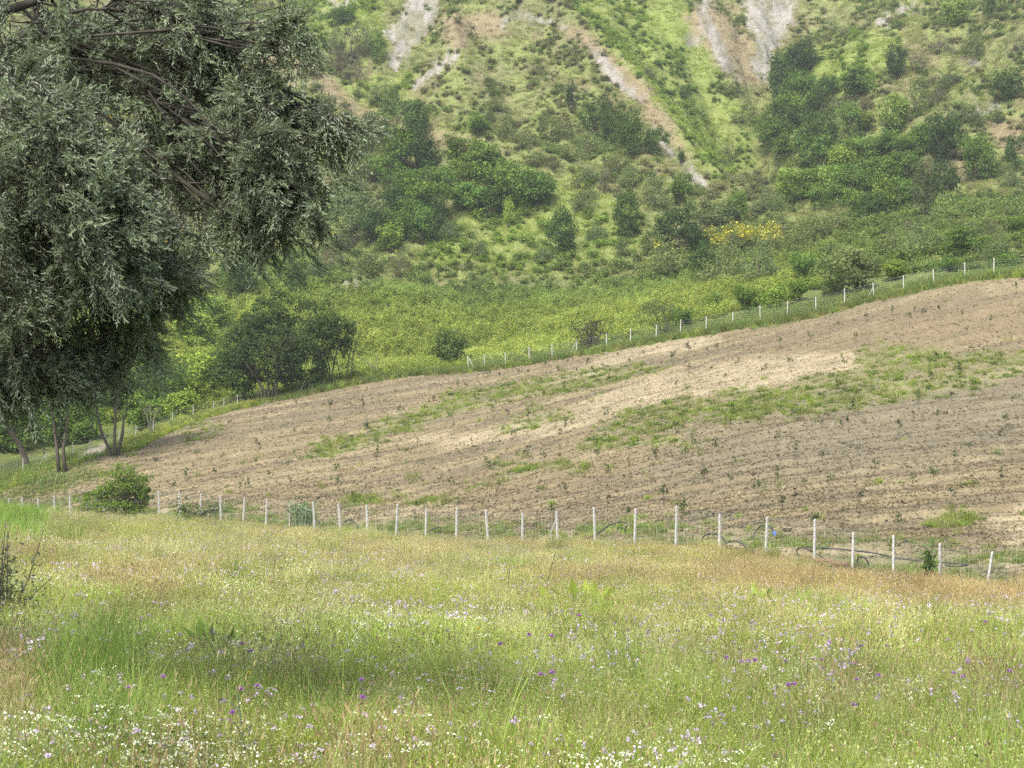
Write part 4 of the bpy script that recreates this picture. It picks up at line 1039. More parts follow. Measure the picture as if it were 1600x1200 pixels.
def fence(name, label, posts, h, w, braces=(), rows=9, cols=11, tilt=.045, seed=3, tilts={}, wire=.0032):
    rng = random.Random(seed)
    base = Vector((posts[0][0], posts[0][1], gz(*posts[0])))
    o = thing(name, label, "fence", base)
    pm = post_mesh(w, h)
    P = [Vector((x, y, gz(x, y))) for x, y in posts]
    for i, q in enumerate(P):
        c = add("post", pm, o, q - base); t = tilts.get(i)
        c.rotation_euler = (rng.gauss(0, tilt * .6), t if t is not None else rng.gauss(0, tilt), math.atan2(P[min(i + 1, len(P) - 1)].y - P[max(i - 1, 0)].y, P[min(i + 1, len(P) - 1)].x - P[max(i - 1, 0)].x))
        c.scale = (1, 1, rng.uniform(.91, 1.06))
    for i, side in braces:
        q = P[i]; r = P[min(max(i + side, 0), len(P) - 1)]; e = q + (r - q).normalized() * .95; e.z = gz(e.x, e.y) - .15
        mb = MB(); mb.tube([np.array(e - q), np.array((0, 0, h * .88))], w * .34, 4); add("brace", mb.mesh("brace", M_CONCRETE), o, q - base)
    for i in range(len(P) - 1):
        a, b = P[i], P[i + 1]; mb = MB()
        for r in range(rows):
            z = .06 + (h - .16) * r / (rows - 1); sag = rng.uniform(-.015, .015)
            mb.tube([np.array((0, 0, z)), np.array((b - a) * .5) + [0, 0, z + sag], np.array(b - a) + [0, 0, z]], wire, 3, cap=False)
        for k in range(1, cols):
            t = k / cols; q = np.array((b - a) * t); mb.tube([q + [0, 0, .06], q + [0, 0, h - .1]], wire * .75, 3, cap=False)
        add("wire_mesh", mb.mesh("wire_mesh", M_WIRE), o, a - base)
    return o
fence("lower_fence", "lower wire fence with pale concrete posts between the meadow and the tilled field", near_posts, 1.72, .085, [(28, -1), (40, 1)], tilts={22: -.10, 17: .05}, seed=4)
upx = [1660, 1606, 1553, 1508, 1460, 1412, 1366, 1320, 1275, 1230, 1188, 1145, 1103, 1063, 1025, 985, 948, 900, 863, 827, 790, 757, 732]
ups = [((p - 800) / FPX * (d_back(p) + .8), float(d_back(p) + .8)) for p in upx]
fence("upper_fence", "upper wire fence of pale posts along the top of the tilled slope", ups, 1.62, .085, [(6, 1), (17, 1), (22, -1)], seed=8, rows=8, cols=9)
lpx = [-60, -10, 36, 72, 115, 140, 165, 187, 212, 240, 270, 302, 334, 350, 371, 403]
lps = [((p - 800) / FPX * (d_back(p) + 2.5), float(d_back(p) + 2.5)) for p in lpx]
fence("corner_fence", "short run of braced fence posts round the field's low shady corner", lps, 1.5, .06, [(3, -1)], seed=9, rows=8, cols=9)

# ------------------------------------------------------------------ saplings
def sapling_meshes(seed):
    rng = np.random.default_rng(seed); h = rng.uniform(.75, 1.0)
    top = np.array([rng.normal(0, .05), rng.normal(0, .05), h]); mb = MB()
    mb.tube([(0, 0, -.1), top * .5 + rng.normal(0, .015, 3), top], [.012, .010, .006], 5)
    tw = []
    for k in range(5):
        q = top * rng.uniform(.6, 1); e = q + np.array([rng.normal(0, .12), rng.normal(0, .12), rng.uniform(.02, .16)])
        mb.tube([q, e], [.005, .003], 4, cap=False); tw.append(e)
    st = mb.mesh("stem", M_BARK)
    T = np.array(tw + [top]); m = 46
    P = T[rng.integers(0, len(T), m)] + rng.normal(size=(m, 3)) * .05; L = rng.uniform(.08, .14, m)
    v, f, c = leaf_quads(P, unit(rand_dirs(rng, m) + [0, 0, .8]), unit(rand_dirs(rng, m) + [0, 0, -.2]), L, L * .55, np.full((m, 3), .5) * rng.uniform(.7, 1.3, (m, 1)), 'hex')
    return st, mesh_from("leaves", v, f, M_LEAF, c)
SAP = [sapling_meshes(60 + i) for i in range(6)]
sp = []
for ox, oy, L in ((500, 400, [(40, 605), (35, 680), (175, 610), (195, 705), (312, 570), (335, 635), (238, 820), (402, 765), (473, 595), (575, 520), (608, 540), (650, 590), (705, 490), (722, 635), (780, 540), (560, 715), (635, 775), (825, 485), (870, 490), (925, 510), (930, 585), (785, 660), (862, 660),
                              (1065, 485), (1130, 485), (1120, 440), (1015, 535), (1205, 525), (1195, 650), (1290, 450), (1335, 465), (1180, 455), (1240, 415), (1535, 370), (1470, 405), (1350, 400), (945, 460), (990, 465), (72, 880), (70, 935), (500, 920), (540, 945), (585, 1020), (682, 1035), (395, 1060), (695, 850),
                              (930, 825), (862, 795), (1205, 880), (1155, 835), (1395, 815), (1525, 830), (1555, 750), (1480, 720), (1150, 790), (1025, 950), (1515, 1040), (1295, 1085), (960, 1075), (1430, 980), (1600, 920), (1022, 705), (805, 740), (745, 500)]),
                  (1000, 400, [(137, 400), (277, 400), (203, 370), (318, 380), (392, 380), (708, 318), (587, 355), (897, 330), (943, 245), (1143, 205), (1125, 255), (1180, 240), (1240, 232), (1347, 243), (1458, 262), (1357, 318), (1570, 120), (1045, 215), (826, 275), (297, 460), (203, 460), (405, 430), (620, 433),
                               (517, 455), (358, 508), (147, 520), (852, 425), (825, 513), (1215, 493), (1335, 505), (1327, 455), (1230, 430), (1437, 510), (1157, 572), (1297, 575), (1557, 585), (890, 620), (640, 655), (1133, 665), (1243, 655), (843, 697), (868, 695), (1072, 712), (1525, 670), (1507, 743), (1378, 800), (1312, 820),
                               (382, 708), (222, 745), (573, 760), (320, 790), (188, 825), (388, 852), (562, 900), (978, 850), (760, 830), (650, 790), (685, 930), (787, 935), (1133, 925), (1222, 908), (1515, 910), (263, 925), (375, 935), (490, 965), (97, 970), (590, 1015), (918, 1003), (1293, 1020), (183, 1040), (273, 1080), (1073, 1100), (730, 1100), (62, 820), (150, 720)]),
                  (0, 450, [(1098, 545), (1232, 600), (1370, 545), (1510, 480), (1528, 575), (1375, 470), (1235, 490), (960, 630), (820, 680), (925, 690), (1065, 720), (1072, 640), (1225, 680), (1405, 745), (1408, 795), (1570, 670), (1213, 800), (1205, 740), (895, 790), (1035, 800), (1115, 775), (770, 765), (725, 830), (1000, 830), (1470, 860), (650, 720)])):
    sp += [(ox + a / 2.6667, oy + b / 2.6667) for a, b in L]
rs = random.Random(12)
for px, py in sp:
    q = at(px, py, 50); sc = rs.uniform(.6, 1.05)
    q = at(px, py + .72 * sc * FPX / q.y, 50)
    if q.y > d_back(px) - .5: q = at(px, py, 50)
    st, lf = rs.choice(SAP)
    zf = float(sample_grid(Zf, np.array([q.x]), np.array([q.y]))[0])
    dist = q.y - float(d_near(px)); back = float(d_back(px)) - q.y
    where = ("close behind the lower fence", "lower fence") if dist < 9 else (("along the top edge of the tilled slope", "top edge") if back < 7 else
            (("among the weed strips ", "weed strips") if float(sample_grid(weed, np.array([q.x]), np.array([q.y]))[0]) > .4 else
             (("on the pale dry patch of the tilled slope", "pale patch") if float(sample_grid(pale, np.array([q.x]), np.array([q.y]))[0]) > .4 else ("on the open brown earth of the tilled slope", "open earth"))))
    tone = rs.random()
    look = "dark leafy" if tone < .4 else ("thin pale green" if tone > .75 else "green")
    o = thing("sapling", "%s young sapling planted %s" % (look, where[0]), "sapling", (q.x, q.y, zf), "%s saplings, %s" % (look, where[1]), rs.uniform(0, 6.28), (sc, sc, sc))
    add("stem", st, o); c = add("leaves", lf, o)
    c.color = (.085, .14, .06, 1) if tone < .4 else ((.24, .30, .13, 1) if tone > .75 else (.15, .23, .09, 1))

# ------------------------------------------------------------------ pipes, log and plants along the lower fence
def fence_pt(px, py, off=.5):
    d = float(d_near(px)) + off; x = (px - 800) / FPX * d; z = EYE + (600 - py) / FPX * d
    return np.array([x, d, max(z, gz(x, d) + .10)])
def smooth_line(pts, k=6):
    out = []; n = len(pts)
    for i in range(n - 1):
        p0, p1, p2, p3 = pts[max(i - 1, 0)], pts[i], pts[i + 1], pts[min(i + 2, n - 1)]
        for j in range(k):
            t = j / k; out.append(.5 * ((2 * p1) + (p2 - p0) * t + (2 * p0 - 5 * p1 + 4 * p2 - p3) * t * t + (3 * p1 - p0 - 3 * p2 + p3) * t ** 3))
    return out + [pts[-1]]
def hose(label, px, off, r=.029, group=None, mat=None):
    pts = smooth_line([fence_pt(a, b, off + .25 * math.sin(i * 1.7)) for i, (a, b) in enumerate(px)])
    b = Vector(pts[0]); mb = MB(); mb.tube([p - np.array(b) for p in pts], r, 6)
    o = add("irrigation_pipe", mb.mesh("irrigation_pipe", mat or M_HOSE, True), None, b, label=label, category="pipe")
    if group: o["group"] = group
    return o
hose("black pipe lying from the log's end past the cut stump", [(318, 826), (345, 832), (380, 833), (420, 830), (455, 832)], .3)
hose("low black pipe arch by the leaning second post from the reeds", [(538, 842), (536, 820), (545, 812), (556, 818), (562, 840)], .5)
hose("black pipe arch crossing between posts beside the cut stump", [(362, 832), (372, 816), (383, 811), (394, 818), (398, 834)], .6)
hose("long black pipe along the fence foot from the reeds to the leaning post", [(455, 832), (490, 836), (520, 842), (545, 846), (580, 850)], .4)
for k in range(3):
    hose("one of three black pipes bundled along the fence foot past the leaning post", [(575, 846 + k * 2), (610, 848 + k * 1.5), (650, 849 - k), (690, 851 + k), (722, 853)], .3 + .25 * k, group="bundled pipes past the leaning post")
hose("thin pipe curving up behind the middle posts", [(656, 836), (670, 830), (685, 824), (690, 826)], 1.2)
for k in range(3):
    hose("one of three black pipes bundled beside the double-braced post", [(822, 858 - k), (850, 853 + k), (880, 847 + k * 3), (900, 850 + k), (912, 858)], .4 + .3 * k, group="bundled pipes beside the braced post")
hose("black pipe springing up in a long curve to the next post", [(904, 858), (908, 846), (914, 842), (930, 836), (950, 822), (968, 816), (980, 818), (976, 828)], .5)
for k in range(3):
    hose("one of three long black pipes sweeping along the bare strip by the fence", [(1000, 861 - k), (1030, 856 - k), (1060, 850 + k), (1090, 850 + k * 1.5), (1120, 852), (1150, 858 + k), (1180, 864)], .7 + .35 * k, group="long pipes on the bare strip")
hose("round loop of black pipe standing against a fence post", [(1106, 858), (1098, 848), (1100, 838), (1112, 834), (1126, 838), (1134, 850), (1130, 862)], .5)
hose("wide arch of black pipe standing behind the fence", [(1120, 864), (1132, 850), (1147, 845), (1160, 850), (1170, 864), (1174, 870)], .7)
hose("black pipe arch with a blue connector at its end", [(1175, 840), (1184, 826), (1195, 821), (1204, 825), (1210, 831)], 2.6)
bc = MB(); q0 = fence_pt(1209, 829, 2.6); q1 = fence_pt(1211, 837, 2.6)
bc.tube([np.zeros(3), q1 - q0], [.05, .04], 8)
bc.tube([(q1 - q0) * .5 - [.09, 0, 0], (q1 - q0) * .5 + [.09, 0, 0]], .035, 6)
add("pipe_connector", bc.mesh("pipe_connector", M_BLUE), None, Vector(q0), label="blue plastic connector on the end of the arched pipe", category="connector")
hose("curled black pipe end sticking up by the earth bank", [(1256, 872), (1247, 866), (1246, 858), (1254, 856), (1270, 862), (1290, 874)], .6)
hose("low black pipe running along the fence foot towards the earth bank", [(1205, 874), (1225, 876), (1245, 875), (1268, 870)], .3)
hose("ring of black pipe lying behind the fence near the tall weeds", [(1346, 886), (1339, 878), (1343, 871), (1352, 872), (1357, 882)], .6)
hose("long thin black pipe stretched over the sandy ground behind the last posts", [(1258, 855), (1310, 858), (1370, 865), (1400, 872), (1450, 877), (1490, 880), (1512, 882)], 2.8)
hose("short black pipe piece beside the long thin one", [(1478, 884), (1495, 885), (1513, 883)], 2.4)

lg = MB(); a, b = fence_pt(216, 806, -1.2), fence_pt(322, 829, -.6)
pts = [a + (b - a) * t + np.array([0, 0, .05 * math.sin(t * 9)]) for t in np.linspace(0, 1, 9)]
lg.tube([p - pts[0] for p in pts], [.06 + .07 * t for t in np.linspace(0, 1, 9)], 8)
add("fallen_log", lg.mesh("fallen_log", M_DRYWOOD, True), None, Vector(pts[0]), label="long fallen grey log leaning from the round bush to the stump", category="log")
d_s = float(d_near(305)) - .4
bare_wood("cut_stump", "short cut stump with a spreading flat leafy top by the fallen log", "stump", [[(306, 830), (305, 815), (306, 800)], [(305, 812), (318, 800), (340, 796)], [(305, 812), (295, 800), (284, 797)]], d_s, M_BARK, .12, 12, 21, (700, .16, .22, (.16, .25, .10)))
eb = MB(); rngb = np.random.default_rng(4); a, b = fence_pt(1270, 884, -.2), fence_pt(1322, 898, -.4)
for k in range(26):
    v, f = clod(np.random.default_rng(700 + k)); t = rngb.uniform(0, 1); q = a + (b - a) * t + rngb.normal(0, .08, 3); q[2] = gz(q[0], q[1]) + .25 + rngb.uniform(0, .15)
    eb.put(v * rngb.uniform(.1, .22) * [1.4, 1, .8] + q - a, f, (.20, .145, .095))
add("earth_bank", eb.mesh("earth_bank", M_CLOD), None, Vector(a), label="low crumbling brown earth bank at the fence foot", category="bank")

def tall_plant(name, label, category, px, py_top, py_base, w_px, depth, n, bladew, c0, c1, seed, lean=.35, leaves=0, leafc=(.2, .3, .1), group=None):
    rng = np.random.default_rng(seed); s = depth / FPX; x = (px - 800) * s; z = gz(x, depth)
    o = thing(name, label, category, (x, depth, z), group); h = max(.2, EYE + (600 - py_top) * s - z)
    mb = MB(); t, L = blades(mb, rng, n, w_px * s * .5, h * .55, h * 1.02, bladew, lean, c0, c1, seg=4)
    add("stalks", mb.mesh("stalks", M_OWN), o)
    if leaves:
        P = t[rng.integers(0, n, leaves)] * rng.uniform(.3, 1, (leaves, 1)); m = leaves; Ls = rng.uniform(.6, 1.3, m) * h * .16
        v, f, c = leaf_quads(P, unit(rand_dirs(rng, m) + [0, 0, .6]), unit(rand_dirs(rng, m) + [0, 0, .2]), Ls, Ls * .3, np.asarray(leafc)[None] * rng.uniform(.75, 1.25, (m, 1)), 'hex')
        add("leaves", mesh_from("leaves", v, f, M_OWN, c), o)
    return o
tall_plant("reed_clump", "clump of tall blue green reeds behind two fence posts", "reeds", 473, 779, 832, 52, float(d_near(473)) + 1.2, 70, .05, (.13, .19, .10), (.22, .30, .17), 1, .25, 330, (.19, .27, .15))
tall_plant("tall_weed", "tall slender green weed growing beside the fence post", "weed", 1451, 845, 915, 14, 54.6, 9, .03, (.12, .18, .06), (.18, .26, .09), 2, .15, 160, (.14, .21, .07), "tall weeds at the fence")
tall_plant("tall_weed", "spiky bright green grass clump between two fence posts", "weed", 1425, 872, 915, 30, 54.8, 34, .03, (.17, .25, .08), (.24, .33, .12), 3, .3)
tall_plant("tall_weed", "bushy yellow green weed at the foot of a fence post", "weed", 1208, 848, 875, 28, 58.9, 20, .025, (.20, .28, .07), (.28, .36, .10), 4, .4, 160, (.26, .34, .10))
tall_plant("tall_weed", "dense dark green weed tuft by the round bush and log", "weed", 262, 815, 838, 70, 88.5, 60, .03, (.13, .19, .06), (.2, .27, .09), 5, .6, 200, (.17, .24, .08))
tall_plant("tall_weed", "broad green weeds under the pipe arch by the cut stump", "weed", 412, 822, 845, 40, float(d_near(412)) - 1.0, 40, .035, (.16, .23, .07), (.24, .32, .11), 6, .6, 120, (.2, .28, .1))
tall_plant("tall_weed", "pale arching maize-like leaves by the braced post", "weed", 940, 842, 866, 34, 62.6, 16, .05, (.22, .28, .14), (.30, .36, .20), 7, .9)
tall_plant("wild_bush_grass", "rounded green grass mound at the foot of the paired stems", "grass clump", 80, 732, 750, 70, 117.5, 110, .05, (.14, .21, .06), (.22, .30, .09), 8, .7, 120, (.16, .25, .07))

# ------------------------------------------------------------------ single plants in the meadow
def meadow_pt(px, py, up):
    return at(px, py, 3.0, 60.0, up)
def flower(name, label, group, px, py, color, hgt, head, seed):
    rng = np.random.default_rng(seed); q = meadow_pt(px, py, hgt)
    o = thing(name, label, "flower", q, group); top = np.array([0, 0, hgt]); mb = MB()
    b = np.array([rng.normal(0, .06), rng.normal(0, .06), -.02]); mb.tube([b, (b + top) / 2 + rng.normal(0, .015, 3), top], [.0022, .0019, .0016], 5, (.17, .22, .09)); add("stem", mb.mesh("stem", M_OWN), o)
    m = 60; dd = rand_dirs(rng, m); dd[:, 2] = np.abs(dd[:, 2]) * .8 - .15; dd = unit(dd)
    L = head * rng.uniform(.7, 1.15, m)
    v, f, c = leaf_quads(top + dd * head * .15, unit(rand_dirs(rng, m)), dd, L, L * .38, np.asarray(color)[None] * rng.uniform(.7, 1.35, (m, 1)))
    add("bloom", mesh_from("bloom", v, f, M_OWN, c), o)
    return o
for i, (px, py) in enumerate([(1284, 1031), (1160, 1035), (1170, 1034), (1180, 1032), (1228, 1034), (1272, 1030), (1334, 1038), (1345, 1010), (1386, 1010), (1339, 1062), (1372, 1056), (1335, 1102), (1232, 1071), (1240, 1070), (1491, 1052), (1505, 1058), (1577, 1049), (782, 1007), (827, 992), (862, 994),
                              (863, 1051), (845, 1054), (403, 1072), (375, 1077), (565, 1063), (567, 1090), (363, 1114), (255, 1058), (200, 1075), (378, 1007), (391, 1018), (1545, 960), (1540, 972), (1111, 962), (905, 962), (1296, 1005), (1335, 1020), (1512, 1035), (1135, 1028)]):
    dd = meadow_pt(px, py, .5).y
    flower("purple_flower", "deep purple thistle-like flower standing above the meadow grass", "purple meadow flowers", px, py, PURPLE, .5, min(.026, .011 + .0010 * dd), 500 + i)
for i, (px, py) in enumerate([(67, 992), (165, 1018), (168, 1002), (26, 982), (262, 987), (281, 992), (124, 984), (60, 1012), (1010, 996), (1190, 1002), (1196, 1004), (1060, 985), (1130, 968), (1180, 975), (1440, 985), (1480, 1000), (1520, 985), (1570, 990), (1400, 965), (1300, 980), (960, 975), (700, 985), (640, 960), (760, 970), (1240, 1012), (980, 1010)]):
    flower("lilac_flower", "pale lilac flower head standing above the meadow grass", "lilac meadow flowers", px, py, (.50, .42, .62), .5, .019, 600 + i)
for i, (px, py, lab) in enumerate([(389, 1051, "bright yellow flower beside the tall grey stalk"), (577, 862, "yellow flower at the meadow's far edge below a leaning fence post"), (747, 982, "small orange yellow flower among lilac blooms")]):
    flower("yellow_flower", lab, None, px, py, (.70, .52, .03), .45, .016 + .02 * (i == 1), 660 + i)

def leafy(name, label, px, py, n, L, c, seed, up=.35, spread=.12):
    rng = np.random.default_rng(seed); q = meadow_pt(px, py, up); o = thing(name, label, "plant", q)
    a = rng.uniform(0, 6.28, n); tilt = rng.uniform(.2, .9, n)
    dr = np.stack([np.cos(a) * tilt, np.sin(a) * tilt, np.ones(n)], 1); P = np.stack([np.cos(a), np.sin(a), np.zeros(n)], 1) * rng.uniform(0, spread, (n, 1)) + [0, 0, .02] + np.array([0, 0, 1]) * rng.uniform(0, up * .6, (n, 1))
    Ls = L * rng.uniform(.6, 1.2, n)
    for k in range(n):
        v, f, cc = leaf_quads(P[k:k + 1], rand_dirs(rng, 1), dr[k:k + 1], Ls[k:k + 1], Ls[k:k + 1] * .32, np.asarray([c]) * rng.uniform(.8, 1.25), 'hex')
        add("leaf", mesh_from("leaf", v, f, M_OWN, cc), o)
leafy("dock_plant", "broad-leaved green dock plant in the dark hollow of the meadow", 335, 992, 16, .30, (.15, .24, .05), 1, .35)
leafy("dock_plant", "smaller broad-leaved dock plant near the large one", 432, 1003, 11, .24, (.16, .25, .06), 2, .3)
leafy("dock_plant", "pale green broad leaves beside the dried yellow tuft", 268, 982, 9, .22, (.19, .28, .07), 3, .3)
leafy("bright_plant", "bright yellow green leafy plant at the meadow's rusty edge", 905, 920, 26, .42, (.30, .38, .06), 4, .45, .45)
leafy("bright_plant", "light green leafy plant growing alone in the rust-coloured grass", 1188, 920, 12, .36, (.27, .35, .08), 5, .5, .15)
leafy("bright_plant", "low light green leafy plant a little below the lone one", 1225, 940, 10, .28, (.27, .35, .08), 6, .4, .2)

def stalk(name, label, px, py0, py1, lean_px, seed, r=.004, color=(.20, .24, .15), arms=4):
    """tall thin stalk; py0 its top, py1 where it leaves the grass"""
    rng = np.random.default_rng(seed); q = meadow_pt(px, py1, .25); s = q.y / FPX; z1 = EYE + (600 - py0) * s - q.z
    o = thing(name, label, "stalk", q); mb = MB(); top = np.array([lean_px * s, 0, z1]); pts = [top * t + np.array([0, .03 * math.sin(4 * t), 0]) for t in (0, .35, .7, 1)]
    mb.tube(pts, [r, r * .9, r * .7, r * .4], 5, color)
    for k in range(arms):
        t = rng.uniform(.25, .9); b = top * t; e = b + np.array([rng.choice([-1, 1]) * rng.uniform(.12, .3), rng.normal(0, .1), rng.uniform(.1, .3)]) * z1 * .6
        mb.tube([b, (b + e) / 2 + [0, 0, .02], e], [r * .5, r * .45, r * .3], 4, color, cap=False)
        bits(mb, rng, e[None], .02, (.26, .20, .28), 8, .008)
    add("stem", mb.mesh("stem", M_OWN), o); return o
stalk("tall_stalk", "tall grey green branching stalk with small dark buds", 386, 1078, 1180, -14, 1, .006, (.16, .21, .15), 5)
stalk("tall_stalk", "long thin dark leaning stalk rising before the middle fence posts", 846, 862, 925, 22, 2, .010, (.15, .16, .08), 3)
stalk("tall_stalk", "thin upright dark stalk beside the leaning one", 792, 862, 925, 6, 3, .008, (.15, .16, .08), 2)
stalk("tall_stalk", "slender brown seeding stalk in the straw grass below the reeds", 424, 868, 912, 6, 4, .012, (.22, .18, .10), 4)
stalk("tall_stalk", "dark upright stalk topped by a brown bud near the white blossoms", 1231, 1160, 1215, -3, 5, .005, (.10, .15, .10), 1)
stalk("tall_stalk", "pale thin straight stalk in the dry grass by the mound", 112, 843, 880, 0, 6, .014, (.36, .40, .22), 0)
def thorny(px, py):
    q = at(px, py, 12, 60, .6); s = q.y / FPX
    o = thing("thorn_shrub", "dark grey green thorny shrub with bare stalks at the meadow's side", "shrub", q)
    rng = np.random.default_rng(77); mb = MB(); ends = []
    for k in range(22):
        e = np.array([rng.normal(-.1, .38), rng.normal(0, .3), rng.uniform(.5, 1.35)]); mb.tube([(0, 0, 0), e * .5 + rng.normal(0, .05, 3), e], [.012, .009, .004], 4, cap=False); ends.append(e)
    add("branches", mb.mesh("branches", M_BARK), o)
    E = np.array(ends) * .9; m = 1700; P = E[rng.integers(0, len(E), m)] * rng.uniform(.3, .85, (m, 1)) + rng.normal(size=(m, 3)) * .08; L = rng.uniform(.04, .08, m)
    v, f, c = leaf_quads(P, rand_dirs(rng, m), rand_dirs(rng, m), L, L * .35, np.full((m, 3), .5) * rng.uniform(.7, 1.3, (m, 1)))
    cr = add("leaves", mesh_from("leaves", v, f, M_LEAF, c), o); cr.color = (.24, .29, .18, 1)
thorny(6, 905)

# ------------------------------------------------------------------ the olive tree
def olive():
    rng = np.random.default_rng(99)
    base = Vector((-6.2, 10.6, gz(-6.2, 10.6)))
    o = thing("olive_tree", "large overhanging olive tree with drooping silvery grey green branches", "tree", base); B = np.array(base)
    # leafy masses: photo x, y, radius in pixels, distance, number of twigs
    blobs = [(40, 190, 95, 8.6, 330), (110, 230, 85, 8.5, 330), (150, 300, 80, 8.5, 300), (60, 330, 110, 8.8, 380), (170, 390, 70, 8.6, 230), (20, 440, 90, 8.9, 260), (120, 410, 80, 9.3, 210),
             (250, 380, 70, 9.2, 200), (230, 60, 110, 10.2, 330), (330, 55, 75, 9.8, 300), (300, 20, 80, 9.8, 220), (160, 40, 100, 10.8, 180), (60, 40, 90, 9.8, 200), (300, 150, 100, 10.2, 320), (400, 190, 80, 9.6, 280), (450, 240, 75, 9.5, 290),
             (400, 290, 85, 9.6, 300), (330, 250, 95, 10.0, 300), (470, 310, 55, 9.5, 190), (520, 215, 38, 9.4, 90), (500, 170, 32, 9.4, 50), (545, 205, 25, 9.3, 32), (370, 350, 50, 9.6, 110), (240, 250, 90, 10.4, 240), (440, 75, 36, 9.3, 75), (455, 35, 30, 9.3, 50), (425, 115, 24, 9.35, 22),
             (262, 432, 50, 9.3, 120), (205, 490, 58, 9.6, 130), (40, 520, 80, 9.6, 110), (170, 470, 40, 9.6, 60), (190, 105, 95, 11.2, 260), (120, 70, 80, 11.0, 160), (60, 600, 75, 9.5, 210), (140, 585, 50, 9.6, 85), (10, 640, 55, 9.4, 130), (110, 640, 34, 9.5, 60), (200, 560, 40, 9.7, 70), (170, 625, 26, 9.6, 26), (-80, 400, 150, 9.4, 330), (-80, 150, 150, 9.6, 300), (-60, 600, 110, 9.6, 200)]
    blobs = [(a, b - max(0, b - 480) * .28, c * (1.04 if b < 540 else .9), e, int(n * 1.75)) for a, b, c, e, n in blobs]
    P0 = []; C = []; RR = []
    for px, py, r, dd, n in blobs:
        s = dd / FPX; c = np.array([(px - 800) * s, dd, EYE + (600 - py) * s]); C.append(c); RR.append(r * s)
        q = rand_dirs(rng, n) * (rng.uniform(0, 1, n) ** .6)[:, None] * r * s * np.array([.95, 1.3, .95]); P0.append((c + q, np.repeat(c[None], n, 0), np.full(n, r * s)))
    # the rest of the crown, outside the picture
    for k in range(24):
        dr = unit(rng.normal(size=3)); c = np.array([-6.0, 10.8, 3.9]) + dr * [2.9, 3.0, 2.1] * rng.uniform(.6, 1)
        px, py = 800 + FPX * c[0] / c[1], 600 - FPX * (c[2] - EYE) / c[1]
        if px > -120 and py > -60: continue
        r = rng.uniform(.4, .65); n = 100; C.append(c); RR.append(r)
        q = rand_dirs(rng, n) * (rng.uniform(0, 1, n) ** .45)[:, None] * r; P0.append((c + q, np.repeat(c[None], n, 0), np.full(n, r)))
    # every mass is a bundle of plume-like sprays; each spray droops one way and carries its twigs
    per_spray = 15; S = []; DR = []; OUT = []; TL = []; VAL = []; spine = []
    for pts, ctr, rad in P0:
        m = max(5, int(len(pts) / 12.5)); r = rad[0]
        s0 = ctr[0] + rand_dirs(rng, m) * (rng.uniform(0, 1, m) ** .5)[:, None] * r * np.array([.95, 1.4, .95])
        o_ = (s0 - ctr[0]) / r
        D = unit(o_ * .45 + rng.normal(size=(m, 3)) * .55 + np.array([.30, -.12, -.42])); Ls = rng.uniform(.22, .52, m) * np.clip(r / .28, .5, 1.15); vv = rng.uniform(.68, 1.35, m)
        s0 = s0 - D * (Ls * .45)[:, None]
        for q in range(m):
            t = np.sort(rng.uniform(.05, 1, per_spray))[:, None]; P = s0[q] + D[q] * Ls[q] * t - np.array([0, 0, .16]) * Ls[q] * t * t + rng.normal(size=(per_spray, 3)) * .02
            w_ = unit(rng.normal(size=(per_spray, 3))); S.append(P); OUT.append(np.zeros((per_spray, 3)))
            DR.append(unit(D[q] * .85 + w_ * .62 + [0, 0, -.08])); TL.append(rng.uniform(.06, .17, per_spray) * (1.25 - .5 * t[:, 0])); VAL.append(np.full(per_spray, vv[q]))
            spine.append((s0[q], s0[q] + D[q] * Ls[q] * .5 - np.array([0, 0, .04]) * Ls[q], s0[q] + D[q] * Ls[q] - np.array([0, 0, .16]) * Ls[q]))
    S = np.concatenate(S); dr = np.concatenate(DR); out = np.concatenate(OUT); tl = np.concatenate(TL); sv = np.concatenate(VAL); nt = len(S)
    # twigs
    E = S + dr * tl[:, None]; E[:, 2] -= tl * .12
    sd = unit(np.cross(dr, rand_dirs(rng, nt))) * .003; up = np.cross(dr, unit(sd)) * .003
    back = S - dr * .05
    tv = np.stack([back + sd, back - sd * .5 + up, back - sd * .5 - up, E], 1).reshape(-1, 3)
    tf = (np.array([[0, 1, 3], [1, 2, 3], [2, 0, 3]])[None] + (np.arange(nt) * 4)[:, None, None]).reshape(-1, 3)
    add("twigs", mesh_from("twigs", tv - B, tf, M_OBARK), o)
    # leaves in opposite pairs along each twig
    per = 18; ti = np.repeat(np.arange(nt), per); k = np.tile(np.arange(per), nt)
    t = (k // 2 + .8) / (per // 2 + .2); p = back[ti] + (E - back)[ti] * t[:, None]
    a = unit(np.cross(dr, np.array([.2, .1, 1.0])))[ti]; b = np.cross(dr[ti], a)
    ang = (k // 2) * 1.57 + (k % 2) * math.pi + rng.normal(0, .35, len(k)); side = a * np.cos(ang)[:, None] + b * np.sin(ang)[:, None]
    ld = unit(side * .6 + dr[ti] * .9 + rng.normal(size=(len(k), 3)) * .18 + [0, 0, -.05])
    ln = rng.uniform(.023, .042, len(k)); nm = unit(dr[ti] - side * .6 + rng.normal(size=(len(k), 3)) * .3 + [0, 0, .4])
    val = ((sv * rng.uniform(.85, 1.15, nt))[ti] * rng.uniform(.75, 1.3, len(k)))[:, None]; col = np.array([.5, .5, .5]) * val
    yo = rng.uniform(0, 1, len(k)) < .0004; col[yo] = [1.9, 1.0, .25]
    keep = rng.uniform(0, 1, len(k)) < .94
    v, f, c = leaf_quads(p[keep], nm[keep], ld[keep], ln[keep], ln[keep] * .225, col[keep], 'hex')
    cr = add("crown", mesh_from("crown", v - B, f, M_OLIVE, c), o); cr.color = (.37, .465, .30, 1)
    sp_ = MB()
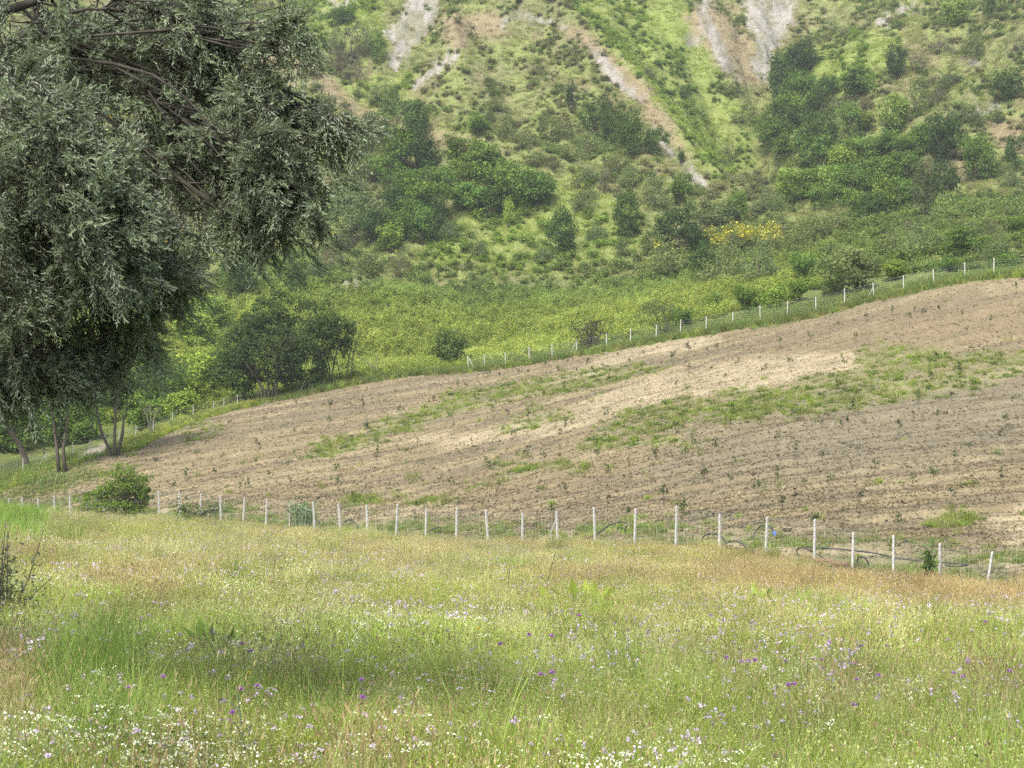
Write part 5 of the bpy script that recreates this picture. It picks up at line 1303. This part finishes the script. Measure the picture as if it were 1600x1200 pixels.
    for a_, b_, c_ in spine: sp_.tube([a_ - B, b_ - B, c_ - B], [.0045, .0035, .002], 3, cap=False)
    add("shoots", sp_.mesh("shoots", M_OBARK), o)
    # trunk and limbs
    mb = MB(); fork = np.array([-5.9, 10.7, 2.2]) - B
    mb.tube([(0, 0, -.3), (.05, .03, .4), (.12, .05, 1.4), fork], [.42, .33, .27, .24], 10)
    mb2 = []
    hubs = [np.array([-4.6, 10.6, 4.2]) - B, np.array([-3.6, 9.6, 3.4]) - B, np.array([-5.4, 9.2, 3.6]) - B, np.array([-6.6, 12.0, 4.4]) - B, np.array([-4.4, 10.2, 2.8]) - B, np.array([-3.1, 10.0, 3.9]) - B]
    for h_ in hubs:
        mb.tube([fork * .98, (fork + h_) / 2 + rng.normal(0, .12, 3), h_], [.13, .08, .035], 8, cap=False)
    for c, r in zip(C, RR):
        c = c - B; h_ = hubs[int(np.argmin([np.linalg.norm(c - q) for q in hubs]))]
        m1 = h_ + (c - h_) * .5 + rng.normal(0, .2, 3) + [0, .15, .1]; mb.tube(smooth_line([h_ + rng.normal(0, .12, 3), m1, (m1 + c) / 2 + rng.normal(0, .08, 3), c], 3), list(np.linspace(.012, .005, 10)), 5, cap=False)
        for k in range(9):
            e = c + rand_dirs(rng, 1)[0] * r * rng.uniform(.5, .95); s0 = m1 + (c - m1) * rng.uniform(0, 1)
            mb.tube([s0, (s0 + e) / 2 + rng.normal(0, .05, 3), e], [.009, .006, .003], 4, cap=False)
    # the visible limb at the upper corner
    l0 = np.array(pix(-60, 32, 9.7)) - B; l1 = np.array(pix(0, 20, 9.7)) - B; l2 = np.array(pix(48, 4, 9.8)) - B; l3 = np.array(pix(100, -20, 9.9)) - B
    mb.tube([hubs[4], l0, l1, l2, l3], [.04, .035, .032, .028, .02], 7)
    add("trunk", mb.mesh("trunk", M_OBARK, True), o)
olive()

# ------------------------------------------------------------------ haze over the valley
def haze():
    m, t = new_mat("haze"); out = N(t, "ShaderNodeOutputMaterial"); v = N(t, "ShaderNodeVolumePrincipled")
    v.inputs["Color"].default_value = (.90, .93, .95, 1); v.inputs["Density"].default_value = HAZE; v.inputs["Anisotropy"].default_value = .2
    t.links.new(v.outputs[0], out.inputs["Volume"])
    x0, x1, y0, y1, z0, z1 = -210, 210, -45, 485, -30, 215
    v_ = [(x, y, z) for z in (z0, z1) for x, y in ((x0, y0), (x1, y0), (x1, y1), (x0, y1))]
    f = [(3, 2, 1, 0), (4, 5, 6, 7), (0, 1, 5, 4), (1, 2, 6, 5), (2, 3, 7, 6), (3, 0, 4, 7)]
    add("haze", mesh_from("haze", v_, f, m), kind="stuff", label="thin pale summer haze filling the valley", category="haze")
HAZE = 0.00028
haze()
